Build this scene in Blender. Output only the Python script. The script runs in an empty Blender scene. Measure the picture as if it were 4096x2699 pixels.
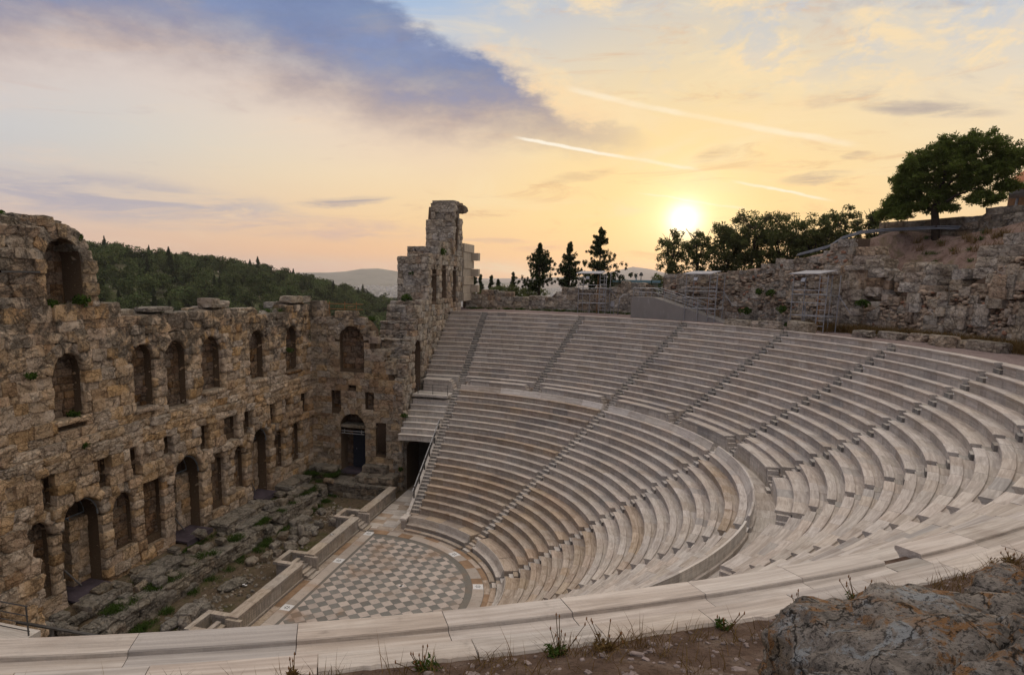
import bpy, bmesh, math, random
import numpy as np
from mathutils import Vector, Matrix, noise as mnoise
random.seed(7); rng = np.random.default_rng(7)
PI = math.pi; D2R = PI/180
sc = bpy.context.scene; COL = sc.collection

# ------------------------------------------------------------------ camera
CAMPOS = Vector((37.4423, 18.7476, 20.0857))
CR = Vector((-0.27666224, 0.96085465, 0.01470836)); CU = Vector((-0.15138765, -0.05869403, 0.98673035)); CD = Vector((-0.94896775, -0.27076437, -0.16169995))
cd = bpy.data.cameras.new('camera'); cam = bpy.data.objects.new('camera', cd); COL.objects.link(cam)
cam.matrix_world = Matrix(((CR.x, CU.x, -CD.x, CAMPOS.x), (CR.y, CU.y, -CD.y, CAMPOS.y), (CR.z, CU.z, -CD.z, CAMPOS.z), (0, 0, 0, 1)))
cd.sensor_width = 36; cd.lens = 23.32625; cd.shift_x = 0.0571111; cd.shift_y = 0.0486921
cd.clip_start = 0.1; cd.clip_end = 60000
sc.camera = cam
sc.render.resolution_x = 1024; sc.render.resolution_y = 674
def proj(p):
    q = Vector(p)-CAMPOS; z = q.dot(CD)
    if z < .2: return (9, 9, -1)
    f = 23.32625/36
    return (.5-.0571111+f*q.dot(CR)/z, .5+(.0486921-f*q.dot(CU)/z)*1.5176, z)   # x, y in 0..1, depth
def pxw(p, size):
    x, y, z = proj(p)
    if z < 0 or x < -.03 or x > 1.03 or y < -.05 or y > 1.05: return 0
    return size/z

# ------------------------------------------------------------------ node helper
def lin(r, g, b):
    f = lambda c: (c/255/12.92) if c/255 <= .04045 else ((c/255+.055)/1.055)**2.4
    return (f(r), f(g), f(b), 1)
class NT:
    def __init__(s, t): s.t = t; s.n = t.nodes; s.l = t.links
    def set(s, sock, v):
        if isinstance(v, bpy.types.NodeSocket): s.l.new(v, sock)
        elif v is not None:
            if isinstance(v, (tuple, list)) and len(v) == 3 and sock.type == 'RGBA': v = (*v, 1)
            sock.default_value = v
    def new(s, ty, ins=None, **pr):
        n = s.n.new(ty)
        for k, v in pr.items(): setattr(n, k, v)
        for k, v in (ins or {}).items(): s.set(n.inputs[k], v)
        return n
    def m(s, op, a, b=None, c=None, clamp=False):
        n = s.new('ShaderNodeMath', operation=op, use_clamp=clamp)
        s.set(n.inputs[0], a); s.set(n.inputs[1], b) if b is not None else 0
        if c is not None: s.set(n.inputs[2], c)
        return n.outputs[0]
    def v(s, op, a, b=None, out=0):
        n = s.new('ShaderNodeVectorMath', operation=op); s.set(n.inputs[0], a)
        if b is not None: s.set(n.inputs['Scale' if op == 'SCALE' else 1], b)
        return n.outputs[out]
    def mix(s, f, a, b, bl='MIX'):
        n = s.new('ShaderNodeMix', data_type='RGBA', blend_type=bl, clamp_factor=True)
        s.set(n.inputs[0], f); s.set(n.inputs[6], a); s.set(n.inputs[7], b); return n.outputs[2]
    def noise(s, vec, sc_=5., det=4., ro=.55, dist=0., out=0):
        n = s.new('ShaderNodeTexNoise', {'Scale': sc_, 'Detail': det, 'Roughness': ro, 'Distortion': dist})
        if vec is not None: s.l.new(vec, n.inputs['Vector'])
        return n.outputs[out]
    def vor(s, vec, sc_=5., out='Distance', feat='F1', rnd=1.):
        n = s.new('ShaderNodeTexVoronoi', {'Scale': sc_, 'Randomness': rnd}, feature=feat)
        if vec is not None: s.l.new(vec, n.inputs['Vector'])
        return n.outputs[out]
    def ramp(s, f, st, ip='LINEAR'):
        n = s.new('ShaderNodeValToRGB'); cr = n.color_ramp; cr.interpolation = ip
        while len(cr.elements) < len(st): cr.elements.new(.5)
        for e, (p, c) in zip(cr.elements, st):
            e.position = p; e.color = c if isinstance(c, (tuple, list)) and len(c) == 4 else ((c, c, c, 1) if not isinstance(c, (tuple, list)) else (*c, 1))
        s.set(n.inputs[0], f); return n.outputs[0]
    def mr(s, v, a, b, c=0., d=1., sm=True):
        n = s.new('ShaderNodeMapRange', interpolation_type='SMOOTHSTEP' if sm else 'LINEAR')
        for i, x in enumerate((v, a, b, c, d)): s.set(n.inputs[i], x)
        return n.outputs[0]
    def comb(s, x, y, z):
        n = s.new('ShaderNodeCombineXYZ'); s.set(n.inputs[0], x); s.set(n.inputs[1], y); s.set(n.inputs[2], z); return n.outputs[0]
    def sep(s, v):
        n = s.new('ShaderNodeSeparateXYZ'); s.l.new(v, n.inputs[0]); return n.outputs
    def bump(s, h, st=.5, d=.05, nrm=None):
        n = s.new('ShaderNodeBump', {'Strength': st, 'Distance': d, 'Height': h})
        if nrm is not None: s.l.new(nrm, n.inputs['Normal'])
        return n.outputs[0]

# ------------------------------------------------------------------ world: sunset sky with clouds
SUN_AZ, SUN_EL = 177.45, 4.9
W = bpy.data.worlds.new('World'); sc.world = W; W.use_nodes = True
N = NT(W.node_tree); N.n.clear()
dirv = N.new('ShaderNodeTexCoord').outputs['Generated']
dirv = N.v('NORMALIZE', dirv)
sx, sy, sz = N.sep(dirv)
az0 = N.m('DEGREES', N.m('ARCTAN2', sy, sx))
az0 = N.m('ADD', az0, N.m('MULTIPLY', N.m('LESS_THAN', az0, 0.), 360.))
el0 = N.m('DEGREES', N.m('ARCSINE', sz))
sund = (math.cos(SUN_EL*D2R)*math.cos(SUN_AZ*D2R), math.cos(SUN_EL*D2R)*math.sin(SUN_AZ*D2R), math.sin(SUN_EL*D2R))
ang = N.m('DEGREES', N.m('ARCCOSINE', N.v('DOT_PRODUCT', dirv, sund, out=1)))
# billowing offsets (world direction based)
dv = N.v('MULTIPLY', dirv, (1., 1., 2.2))
nb = N.noise(dv, 4.5, 6., .6); nb2 = N.noise(dv, 14., 6., .62); nw = N.noise(N.v('MULTIPLY', dirv, (1., 1., 4.2)), 4.2, 8., .66, .9)
nb3 = N.noise(N.v('MULTIPLY', dirv, (1., 1., 2.6)), 38., 6., .68)
off = N.m('ADD', N.m('ADD', N.m('MULTIPLY', N.m('SUBTRACT', nb, .5), 11.), N.m('MULTIPLY', N.m('SUBTRACT', nb2, .5), 6.)), N.m('MULTIPLY', N.m('SUBTRACT', nb3, .5), 2.6))
el = el0; az = az0
elc = N.m('DIVIDE', N.m('MAXIMUM', el0, 0.), 40.)
base = N.ramp(elc, [(0., lin(226, 186, 168)), (.05, lin(246, 194, 150)), (.12, lin(250, 212, 164)), (.2, lin(249, 222, 182)), (.3, lin(240, 224, 200)), (.42, lin(206, 210, 216)), (.52, lin(165, 192, 226)), (.62, lin(205, 212, 226)), (.85, (1.0, .93, .86, 1)), (1., (1.35, 1.22, 1.1, 1))])
# away from the sun: cooler, greyer
cool = N.ramp(elc, [(0., lin(204, 180, 176)), (.06, lin(222, 190, 176)), (.15, lin(205, 196, 196)), (.25, lin(198, 204, 212)), (.45, lin(190, 200, 216)), (.65, lin(214, 210, 214)), (1., (1.3, 1.17, 1.06, 1))])
base = N.mix(N.mr(ang, 22., 62.), base, cool)
base = N.mix(N.m('MULTIPLY', N.mr(ang, 92., 140.), .95), base, N.ramp(elc, [(0., lin(104, 104, 128)), (.25, lin(92, 108, 146)), (.6, lin(112, 132, 172)), (1., lin(190, 196, 212))]))
# glow round the sun
base = N.mix(N.m('MULTIPLY', N.mr(ang, 30., 0.), .8), base, lin(255, 220, 146))
g2 = N.mr(ang, 7.5, .2); base = N.mix(N.m('MULTIPLY', N.m('POWER', g2, 1.6), .9), base, (1.25, 1.0, .52, 1))
# warm haze band low over the horizon
base = N.mix(N.m('MULTIPLY', N.m('MULTIPLY', N.mr(el0, 5.5, .2), N.mr(ang, 40., 3.)), .55), base, lin(250, 186, 138))
nis = N.new('ShaderNodeTexSky', sky_type='NISHITA', sun_disc=False, sun_elevation=SUN_EL*D2R, sun_rotation=(90-SUN_AZ)*D2R)
base = N.mix(.06, base, N.mix(1., nis.outputs[0], (.1, .1, .1, 1), 'MULTIPLY'))
def azcurve(pts):     # piecewise-linear elevation over azimuth 150..240 degrees
    f = N.mr(az, 150., 240., 0., 1., False)
    st = sorted(((a-150)/90, e/40) for a, e in pts)
    r = N.ramp(f, [(p, max(e, 0.)) for p, e in st]); return N.m('MULTIPLY', r, 40.)
# thin warm veil of cirrus
veil = N.mr(nw, .48, .78)
base = N.mix(N.m('MULTIPLY', veil, .7), base, N.mix(N.mr(ang, 15., 55.), lin(255, 232, 186), lin(236, 208, 184)))
nv2 = N.noise(N.v('MULTIPLY', N.v('ADD', dirv, (7., 2., 5.)), (1., 1., 5.5)), 5.2, 8., .68, .8)
base = N.mix(N.m('MULTIPLY', N.m('MULTIPLY', N.mr(nv2, .54, .74), .5), N.mr(el0, 1.5, 5.)), base, N.mix(N.mr(ang, 12., 40.), lin(222, 168, 118), lin(188, 172, 172)))
# cream cumulus fluff right of the big cloud and in the upper right
nf = N.noise(N.v('MULTIPLY', dirv, (1., 1., 1.9)), 9., 7., .62, .3)
fl = N.m('MULTIPLY', N.m('MULTIPLY', N.mr(nf, .47, .62), N.mr(az, 197., 184.)), N.mr(el, 8., 14.))
base = N.mix(N.m('MULTIPLY', fl, .75), base, lin(255, 226, 178))
nf2 = N.noise(N.v('MULTIPLY', dirv, (1., 1., 2.4)), 7.3, 6., .6, .5)
gr = N.m('MULTIPLY', N.m('MULTIPLY', N.mr(nf2, .52, .66), N.mr(az, 178., 163.)), N.mr(el, 9., 16.))
base = N.mix(N.m('MULTIPLY', gr, .6), base, lin(176, 166, 166))
nf3 = N.noise(N.v('MULTIPLY', N.v('ADD', dirv, (3., 1., 2.)), (1., 1., 2.0)), 12., 7., .66, .4)
bp = N.m('MULTIPLY', N.m('MULTIPLY', N.mr(nf3, .5, .6), N.mr(az, 186., 172.)), N.mr(el, 12., 17.)); base = N.mix(N.m('MULTIPLY', bp, .33), base, lin(176, 196, 222))
# warm underglow below the big cloud
up = azcurve([(150, 6), (178, 9), (181.5, 12.1), (184, 12.9), (187, 14), (191, 16.3), (193.7, 18.3), (199, 19.6), (203.5, 21.5), (206, 26), (215, 30), (240, 36)])
lo = azcurve([(150, 6), (178, 9), (182.5, 11.9), (190, 12.4), (198, 12.4), (204, 13.4), (209, 14.6), (215, 15.7), (222, 16.1), (229, 14.9), (240, 13)])
elw = N.m('ADD', el, N.m('MULTIPLY', off, .55))
und = N.m('MULTIPLY', N.mr(N.m('SUBTRACT', el, lo), -6.5, -.5), N.mr(N.m('SUBTRACT', el, lo), 3., 0.))
und = N.m('MULTIPLY', und, N.mr(az, 186., 198.))
base = N.mix(N.m('MULTIPLY', und, .5), base, lin(238, 208, 186))
a_up = N.mr(N.m('SUBTRACT', up, elw), -.4, 1.6)
a_lo = N.mr(N.m('SUBTRACT', N.m('ADD', el, N.m('MULTIPLY', off, .45)), lo), -3.2, 2.6)
cm = N.m('MULTIPLY', N.m('MULTIPLY', a_up, a_lo), N.mr(az, 179.5, 183.5))
dens = N.m('MULTIPLY', cm, N.mr(N.m('ADD', nb, N.m('MULTIPLY', nb2, .35)), .4, .8, .62, 1.))
ccol = N.mix(N.mr(N.m('SUBTRACT', N.m('ADD', el, N.m('MULTIPLY', off, .4)), lo), .0, 4.4), lin(168, 152, 154), N.mix(N.mr(N.m('ADD', N.m('MULTIPLY', nb, .6), N.m('MULTIPLY', nb2, .5)), .35, .75), lin(84, 102, 150), lin(132, 148, 188)))
base = N.mix(N.m('MULTIPLY', dens, .96), base, ccol)
# lit fringe on the tip of the big cloud
fr = N.m('MULTIPLY', N.m('MULTIPLY', N.mr(N.m('ABSOLUTE', N.m('SUBTRACT', elw, up)), 1.6, .1), N.mr(az, 197., 191.)), N.mr(az, 181., 186.))
base = N.mix(N.m('MULTIPLY', fr, N.mr(nb2, .4, .7, .2, .8)), base, lin(255, 218, 170))
# low lavender bank on the left and small grey streaks
nwf = N.noise(N.v('MULTIPLY', dirv, (1., 1., 7.)), 7., 7., .66, .5)
def streak(azc, elcn, wa, we, col, k, tilt=0., wob=.35):
    e_ = N.m('SUBTRACT', N.m('ADD', el, N.m('MULTIPLY', off, wob*.3)), N.m('ADD', elcn, N.m('MULTIPLY', N.m('SUBTRACT', az, azc), tilt)))
    d = N.m('ADD', N.m('POWER', N.m('DIVIDE', e_, we), 2.), N.m('POWER', N.m('ABSOLUTE', N.m('DIVIDE', N.m('SUBTRACT', az, azc), wa)), 2.))
    return N.m('MULTIPLY', N.m('MULTIPLY', N.mr(d, 1., .0), N.mr(nwf, .34, .62, .12, 1.)), k), col
for a in ((222, 5.4, 17, 2.3, lin(172, 168, 182), .8, .06), (205.5, 6.1, 5., .55, lin(158, 150, 162), .8, -.10), (234, 10.4, 5, .8, lin(168, 158, 160), .6),
          (208, 3.9, 12, 1.3, lin(206, 176, 172), .6, .02), (192.5, 3.3, 4, .3, lin(206, 170, 160), .5), (187.5, 2.8, 4.5, .5, lin(214, 170, 150), .5), (186, 8.2, 3.5, .6, lin(214, 178, 140), .5, -.15),
          (168.5, 7.6, 2.8, .6, lin(184, 160, 146), .75, -.05), (175.5, 9.6, 2.0, .7, lin(206, 168, 134), .7, -.2), (162, 11.6, 5, .6, lin(172, 160, 158), .75, .16), (166, 8.9, 1.2, .35, lin(198, 170, 146), .6), (180.5, 2.1, 3, .35, lin(240, 172, 110), .5)):
    k, c = streak(*a); base = N.mix(k, base, c)
# aircraft trails
def trail(a0, e0, a1, e1, w, k):
    t = (e1-e0)/(a1-a0)
    e_ = N.m('ABSOLUTE', N.m('SUBTRACT', N.m('ADD', el, N.m('MULTIPLY', N.m('SUBTRACT', nb2, .5), .5)), N.m('ADD', e0, N.m('MULTIPLY', N.m('SUBTRACT', az, a0), t))))
    return N.m('MULTIPLY', N.m('MULTIPLY', N.mr(e_, w, w*.2), N.m('MULTIPLY', N.mr(az, a1-.6, a1+1.), N.mr(az, a0+.6, a0-1.))), N.m('MULTIPLY', N.mr(nb, .35, .6, .25, 1.), k))
for a in ((191, 11.3, 176.5, 8.6, .2, .75), (174, 7.7, 167.3, 6.0, .15, .8), (187, 14.9, 165.8, 9.7, .3, .42), (181, 7., 173, 5.6, .12, .5)):
    base = N.mix(trail(*a), base, (1.1, 1.02, .86, 1))
# the sun's own bright disc area behind thin cloud
core = N.m('POWER', N.mr(ang, 4.2, .0), 4.5); base = N.mix(core, base, (2.4, 2.1, 1.5, 1))
# below the horizon: dull ground tone
base = N.mix(N.mr(el0, -.2, -1.5), base, lin(150, 140, 135))
bg = N.new('ShaderNodeBackground', {'Color': base, 'Strength': 1.0})
N.l.new(bg.outputs[0], N.new('ShaderNodeOutputWorld').inputs[0])
# sun: low, behind thin cloud
sl = bpy.data.lights.new('sun', 'SUN'); sl.energy = .8; sl.angle = 9*D2R; sl.color = (1., .72, .42)
so = bpy.data.objects.new('sun', sl); COL.objects.link(so)
so.rotation_euler = Vector(sund).to_track_quat('Z', 'Y').to_euler(); so.location = (0, 0, 90)
sc.view_settings.view_transform = 'Standard'; sc.view_settings.look = 'None'; sc.view_settings.exposure = 0.; sc.view_settings.gamma = 1.
sc.cycles.max_bounces = 5; sc.cycles.diffuse_bounces = 3; sc.cycles.glossy_bounces = 2; sc.cycles.transmission_bounces = 3; sc.cycles.volume_bounces = 2
sc.cycles.use_denoising = True
try: sc.cycles.denoiser = 'OPENIMAGEDENOISE'; sc.cycles.denoising_prefilter = 'ACCURATE'
except Exception: pass
sc.cycles.use_adaptive_sampling = False

# ------------------------------------------------------------------ materials
def mat(name, build, rough=.85, spec=.25):
    m = bpy.data.materials.new(name); m.use_nodes = True; n = NT(m.node_tree); n.n.clear()
    b = n.new('ShaderNodeBsdfPrincipled', {'Roughness': rough, 'Specular IOR Level': spec})
    o = n.new('ShaderNodeOutputMaterial'); n.l.new(b.outputs[0], o.inputs[0])
    geo = n.new('ShaderNodeNewGeometry'); oi = n.new('ShaderNodeObjectInfo'); at = n.new('ShaderNodeAttribute', attribute_name='rnd')
    n.P = geo.outputs['Position']; n.R = n.m('FRACT', n.m('ADD', oi.outputs['Random'], at.outputs['Fac'])); n.b = b; n.out = o; n.Nrm = geo.outputs['Normal']
    r = build(n)
    if isinstance(r, tuple): c, nm = r; n.set(b.inputs['Normal'], nm)
    else: c = r
    n.set(b.inputs['Base Color'], c)
    return m
def offs(n, k=60.): return n.v('ADD', n.P, n.comb(n.m('MULTIPLY', n.R, k), n.m('MULTIPLY', n.R, k*1.7), n.m('MULTIPLY', n.R, k*.6)))
def marble(tint, light, dirt, streakk=1., rot='arc', gr0=.08, gr1=.45):
    def f(n):
        x, y, z = n.sep(n.P)
        if rot == 'arc':
            v = n.comb(n.m('MULTIPLY', n.m('ARCTAN2', y, n.m('MULTIPLY', x, 1.)), 14.), n.m('MULTIPLY', n.v('LENGTH', n.comb(x, y, 0.), out=1), 7.), n.m('MULTIPLY', z, 11.))
        else: v = n.v('MULTIPLY', n.P, (1.2, 5., 9.))
        v = n.v('ADD', v, n.comb(n.m('MULTIPLY', n.R, 91.), n.m('MULTIPLY', n.R, 37.), n.m('MULTIPLY', n.R, 53.)))
        s1 = n.noise(v, .9, 6., .62, 1.2); s2 = n.noise(v, 3.5, 5., .6, .4)
        sp = n.noise(n.P, 2.6, 6., .65); big = n.noise(offs(n), .8, 4., .6)
        c = n.ramp(s1, [(.3, tuple(t*.72 for t in tint)), (.46, tint), (.6, light), (.75, tuple(t*.82 for t in tint))])
        c = n.mix(n.m('MULTIPLY', n.mr(s2, .45, .7), .3), c, tuple(t*.6 for t in tint))
        hv = n.new('ShaderNodeHueSaturation', {'Hue': n.m('ADD', .5, n.m('MULTIPLY', n.m('SUBTRACT', n.R, .5), .012)), 'Saturation': n.mr(n.m('FRACT', n.m('MULTIPLY', n.R, 7.3)), 0., 1., .7, 1.1, False),
                    'Value': n.mr(n.m('FRACT', n.m('MULTIPLY', n.R, 13.7)), 0., 1., .87, 1.08, False), 'Color': c}).outputs[0]
        c = n.mix(n.m('MULTIPLY', n.m('GREATER_THAN', n.m('FRACT', n.m('MULTIPLY', n.R, 5.1)), .95), .4), hv, (.24, .24, .25))
        c = n.mix(n.m('MULTIPLY', n.mr(big, .5, .72), dirt), c, (.17, .105, .06))
        c = n.mix(n.m('MULTIPLY', n.mr(sp, .6, .78), .45), c, (.12, .105, .09))
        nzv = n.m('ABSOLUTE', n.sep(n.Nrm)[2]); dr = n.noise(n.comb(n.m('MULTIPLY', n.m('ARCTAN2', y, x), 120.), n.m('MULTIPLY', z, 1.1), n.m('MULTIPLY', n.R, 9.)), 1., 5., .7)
        c = n.mix(n.m('MULTIPLY', n.mr(nzv, .5, .15), n.mr(dr, .35, .7, gr0, gr1)), c, (.13, .125, .12))  # upright faces darker: streaky stains, and riser shade painted into the colour
        h = n.m('ADD', n.m('MULTIPLY', s2, .6), n.noise(n.P, 22., 4., .6))
        return c, n.bump(h, .35, .02)
    return f
M = {}
M['marble'] = mat('weathered_marble', marble((.485, .42, .365), (.61, .55, .49), .25), .7)
M['marble_white'] = mat('pale_marble', marble((.60, .54, .48), (.70, .655, .60), .25), .65)
M['step'] = mat('stair_marble', marble((.48, .43, .38), (.6, .55, .5), .35, gr0=.35, gr1=.95), .7)
M['step_dark'] = mat('grimy_shaded_stair_marble', marble((.37, .335, .29), (.46, .425, .385), .45, gr0=.45, gr1=1.), .75)  # upper steps: grime plus the shade between bench ends, both in the colour
M['marble_dirty'] = mat('stained_marble', marble((.42, .33, .25), (.54, .44, .35), .5), .75)
M['marble_lin'] = mat('wall_marble', marble((.44, .37, .30), (.54, .47, .39), .4, rot='lin', gr0=.15, gr1=.75), .7)
def limestone(a, b, c, dark, orange, darkk, low=None):
    def f(n):
        o = offs(n, 23.)
        n1 = n.noise(o, .7, 7., .68, .4); n2 = n.noise(n.P, 4., 7., .68); n3 = n.noise(n.P, .22, 5., .62, .5); n4 = n.noise(n.P, 1.3, 6., .65, .8)
        pit = n.vor(n.v('ADD', n.P, n.v('SCALE', n.noise(n.P, 5., 3., .6, out=1), .25)), 7.)
        col = n.ramp(n1, [(.3, a), (.48, b), (.62, c), (.75, tuple(x*1.05 for x in b))])
        col = n.mix(n.m('MULTIPLY', n.mr(n.m('ADD', n3, n.m('MULTIPLY', n.m('SUBTRACT', n.R, .5), .35)), .52, .7), .5), col, orange)
        hv = n.new('ShaderNodeHueSaturation', {'Saturation': n.mr(n.m('FRACT', n.m('MULTIPLY', n.R, 3.7)), 0., 1., .65, 1.2, False), 'Value': n.mr(n.m('FRACT', n.m('MULTIPLY', n.R, 11.3)), 0., 1., .78, 1.16, False), 'Color': col}).outputs[0]
        col = n.mix(n.m('MULTIPLY', n.mr(n2, .55, .78), .45), hv, tuple(x*.5 for x in a))
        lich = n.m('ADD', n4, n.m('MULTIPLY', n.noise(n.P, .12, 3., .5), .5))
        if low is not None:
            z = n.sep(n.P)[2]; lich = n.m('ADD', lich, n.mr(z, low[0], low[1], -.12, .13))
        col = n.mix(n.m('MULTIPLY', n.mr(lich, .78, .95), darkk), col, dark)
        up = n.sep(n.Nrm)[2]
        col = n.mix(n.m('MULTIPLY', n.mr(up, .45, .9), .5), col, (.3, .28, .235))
        fine = n.noise(n.P, 13., 6., .78, .5); col = n.mix(n.m('MULTIPLY', n.mr(fine, .54, .7), .4), col, tuple(x*.4 for x in a)); col = n.mix(n.m('MULTIPLY', n.mr(fine, .44, .3), .35), col, tuple(min(.75, x*1.25) for x in c))
        col = n.mix(n.m('MULTIPLY', n.mr(pit, .16, .04), .7), col, tuple(x*.2 for x in a))
        wv = n.v('ADD', n.v('MULTIPLY', n.P, (1., 1., 1.5)), n.v('SCALE', n.noise(n.P, 2.2, 5., .65, out=1), .7)); ck = n.vor(wv, 1.15, feat='DISTANCE_TO_EDGE'); ck2 = n.vor(n.v('ADD', wv, (3.3, 1.7, 9.1)), 2.9, feat='DISTANCE_TO_EDGE')
        crk = n.m('MAXIMUM', n.mr(ck, .045, .008), n.m('MULTIPLY', n.mr(ck2, .05, .01), .7)); crk = n.m('MULTIPLY', crk, n.mr(n4, .38, .55))
        col = n.mix(n.m('MULTIPLY', crk, .5), col, tuple(x*.25 for x in a))
        h = n.m('ADD', n.m('ADD', n.m('SUBTRACT', n.m('MULTIPLY', n2, 1.2), n.m('MULTIPLY', crk, .8)), n.m('MULTIPLY', n.mr(pit, 0., .35), .5)), n.m('MULTIPLY', n.noise(n.P, 17., 5., .7), .45))
        return col, n.bump(h, 1., .16)
    return f
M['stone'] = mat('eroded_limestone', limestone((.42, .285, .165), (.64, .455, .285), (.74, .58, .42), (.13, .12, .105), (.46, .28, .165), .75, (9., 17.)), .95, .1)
M['niche'] = mat('stained_shaded_niche_stone', limestone((.16, .10, .06), (.27, .175, .105), (.36, .26, .17), (.07, .055, .045), (.26, .14, .075), .6), .95, .1)  # brown stained stone, darkened further with niche shade put into the colour
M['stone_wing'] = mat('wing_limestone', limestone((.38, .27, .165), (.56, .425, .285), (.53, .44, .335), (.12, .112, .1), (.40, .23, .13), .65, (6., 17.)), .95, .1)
M['stone_pale'] = mat('pale_limestone', limestone((.34, .275, .205), (.5, .42, .33), (.62, .55, .455), (.15, .14, .125), (.40, .255, .165), .5), .95, .1)
M['stone_grey'] = mat('grey_limestone', limestone((.2, .165, .125), (.32, .275, .215), (.43, .38, .315), (.1, .096, .085), (.28, .2, .13), .6), .95, .1)
def rubble(a, b, red):
    def f(n):
        v = n.v('ADD', n.P, n.v('SCALE', n.noise(n.P, 2., 3., .6, out=1), .3))
        vd = n.vor(v, 4.6); vc = n.vor(v, 4.6, out='Color'); r = n.sep(vc)[0]
        c = n.mix(r, a, b); c = n.mix(n.m('GREATER_THAN', n.sep(vc)[1], .72), c, red)
        c = n.mix(n.mr(vd, .08, .17), c, tuple(x*.5 for x in a)); c = n.mix(n.mr(n.noise(n.P, 6., 6., .65), .5, .75), c, tuple(x*.45 for x in a))
        return c, n.bump(n.m('ADD', n.m('MULTIPLY', n.mr(vd, .2, 0.), 1.), n.noise(n.P, 14., 5., .7)), 1., .12)
    return f
M['rubble'] = mat('rubble_core', rubble((.3, .215, .155), (.44, .345, .26), (.30, .14, .09)), .95, .1)
M['rubble_stone'] = mat('rubble_stones', lambda n: (n.mix(n.m('GREATER_THAN', n.m('FRACT', n.m('MULTIPLY', n.R, 5.7)), .87), n.new('ShaderNodeHueSaturation', {'Value': n.mr(n.R, 0., 1., .6, 1.3, False), 'Color': n.mix(n.noise(n.P, 3., 6., .65), (.26, .19, .135), (.46, .37, .28))}).outputs[0], (.30, .165, .11)), n.bump(n.noise(n.P, 9., 6., .7), .9, .05)), .95, .1)
M['mortar'] = mat('wall_core', rubble((.25, .175, .115), (.36, .26, .18), (.3, .18, .115)), .95, .1)
def ground(a, b, c, sc_=1.2, peb=9.):
    def f(n):
        n1 = n.noise(n.P, sc_, 7., .65); n2 = n.noise(n.P, sc_*7, 6., .7)
        vc = n.vor(n.P, peb, out='Color'); vd = n.vor(n.P, peb)
        col = n.ramp(n1, [(.35, a), (.52, b), (.66, c)])
        col = n.mix(n.mr(n2, .45, .75), col, tuple(x*.55 for x in a))
        k = n.m('MULTIPLY', n.m('GREATER_THAN', n.sep(vc)[0], .72), n.mr(vd, .045*9/peb*1.6, .02))
        col = n.mix(k, col, (.3, .26, .24))
        return col, n.bump(n.m('ADD', n2, n.m('MULTIPLY', k, .8)), .8, .05)
    return f
M['dirt'] = mat('dry_dirt', ground((.085, .056, .042), (.135, .092, .07), (.19, .145, .118), 2.5, 16.), .95, .1)
M['pitdirt'] = mat('pit_dirt', ground((.085, .065, .04), (.15, .115, .08), (.075, .075, .03), .5, 6.), .95, .1)
M['gravel'] = mat('purple_gravel', ground((.2, .15, .14), (.28, .22, .205), (.24, .2, .18), 1., 14.), .95, .1)
M['slope'] = mat('rubble_slope', ground((.17, .11, .085), (.27, .19, .155), (.14, .115, .06), .5, 4.), .95, .1)
M['hill'] = mat('hill_soil', ground((.04, .055, .02), (.075, .085, .035), (.16, .14, .09), .03, 1.), .95, .05)
M['plain'] = mat('plain_soil', ground((.1, .11, .08), (.14, .14, .1), (.2, .18, .15), .004, .02), .95, .05)
M['mountain'] = mat('mountain_rock', ground((.12, .12, .1), (.17, .16, .13), (.2, .19, .16), .0006, .001), .95, .05)
def flat(c, v=.15, s=3., bs=.2):
    def f(n):
        k = n.noise(n.P, s, 5., .6)
        return n.mix(n.mr(k, .3, .75), tuple(x*(1-v) for x in c), tuple(min(1, x*(1+v)) for x in c)), n.bump(n.noise(n.P, s*8, 4., .6), bs, .01)
    return f
M['concrete'] = mat('grey_concrete', lambda n: (n.mix(n.mr(n.noise(n.v('MULTIPLY', n.P, (1., 1., .35)), 2.2, 6., .65), .55, .75), n.mix(n.noise(n.P, .8, 5., .6), (.2, .185, .17), (.29, .27, .25)), (.36, .35, .33)), n.bump(n.noise(n.P, 30., 4., .6), .2, .01)), .85)
M['newstone'] = mat('restored_marble', flat((.42, .36, .29), .12, 1.5), .8)
def tile(a, b, vk):
    def f(n):
        v = n.v('ADD', n.v('MULTIPLY', n.P, (1., 1., 1.)), n.comb(n.m('MULTIPLY', n.R, 77.), n.m('MULTIPLY', n.R, 31.), 0.))
        s = n.noise(n.v('MULTIPLY', v, (1.2, 4.6, 1.)), 2., 6., .62, 1.8)
        c = n.mix(s, a, b); c = n.mix(n.m('MULTIPLY', n.mr(n.noise(n.v('MULTIPLY', v, (1.5, 7., 1.)), 2.3, 5., .6, 2.5), .55, .72), vk), c, tuple(x*.6 for x in a))
        big = n.noise(n.P, .35, 5., .6, .4)
        c = n.mix(n.m('MULTIPLY', n.mr(big, .5, .7), .6), c, (.32, .2, .12)); c = n.mix(n.m('MULTIPLY', n.mr(n.noise(n.P, 3.1, 6., .7), .52, .72), .4), c, (.11, .095, .08))
        return n.new('ShaderNodeHueSaturation', {'Value': n.mr(n.R, 0., 1., .84, 1.14, False), 'Color': c}).outputs[0]
    return f
M['tile_white'] = mat('white_tile', tile((.44, .37, .325), (.56, .495, .45), .35), .55, .35)
M['tile_grey'] = mat('grey_green_tile', tile((.155, .152, .14), (.245, .24, .222), .5), .5, .35)
M['grey_band'] = mat('grey_marble_band', tile((.15, .145, .13), (.24, .225, .2), .4), .55)
M['border'] = mat('border_marble', tile((.42, .36, .31), (.52, .46, .41), .3), .6)
M['ochre'] = mat('ochre_stain', flat((.31, .205, .13), .25, 1.2), .8)
M['black'] = mat('black_paint', flat((.012, .012, .014), .1), .7)
M['white'] = mat('white_paint', flat((.72, .72, .72), .04), .6)
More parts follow.
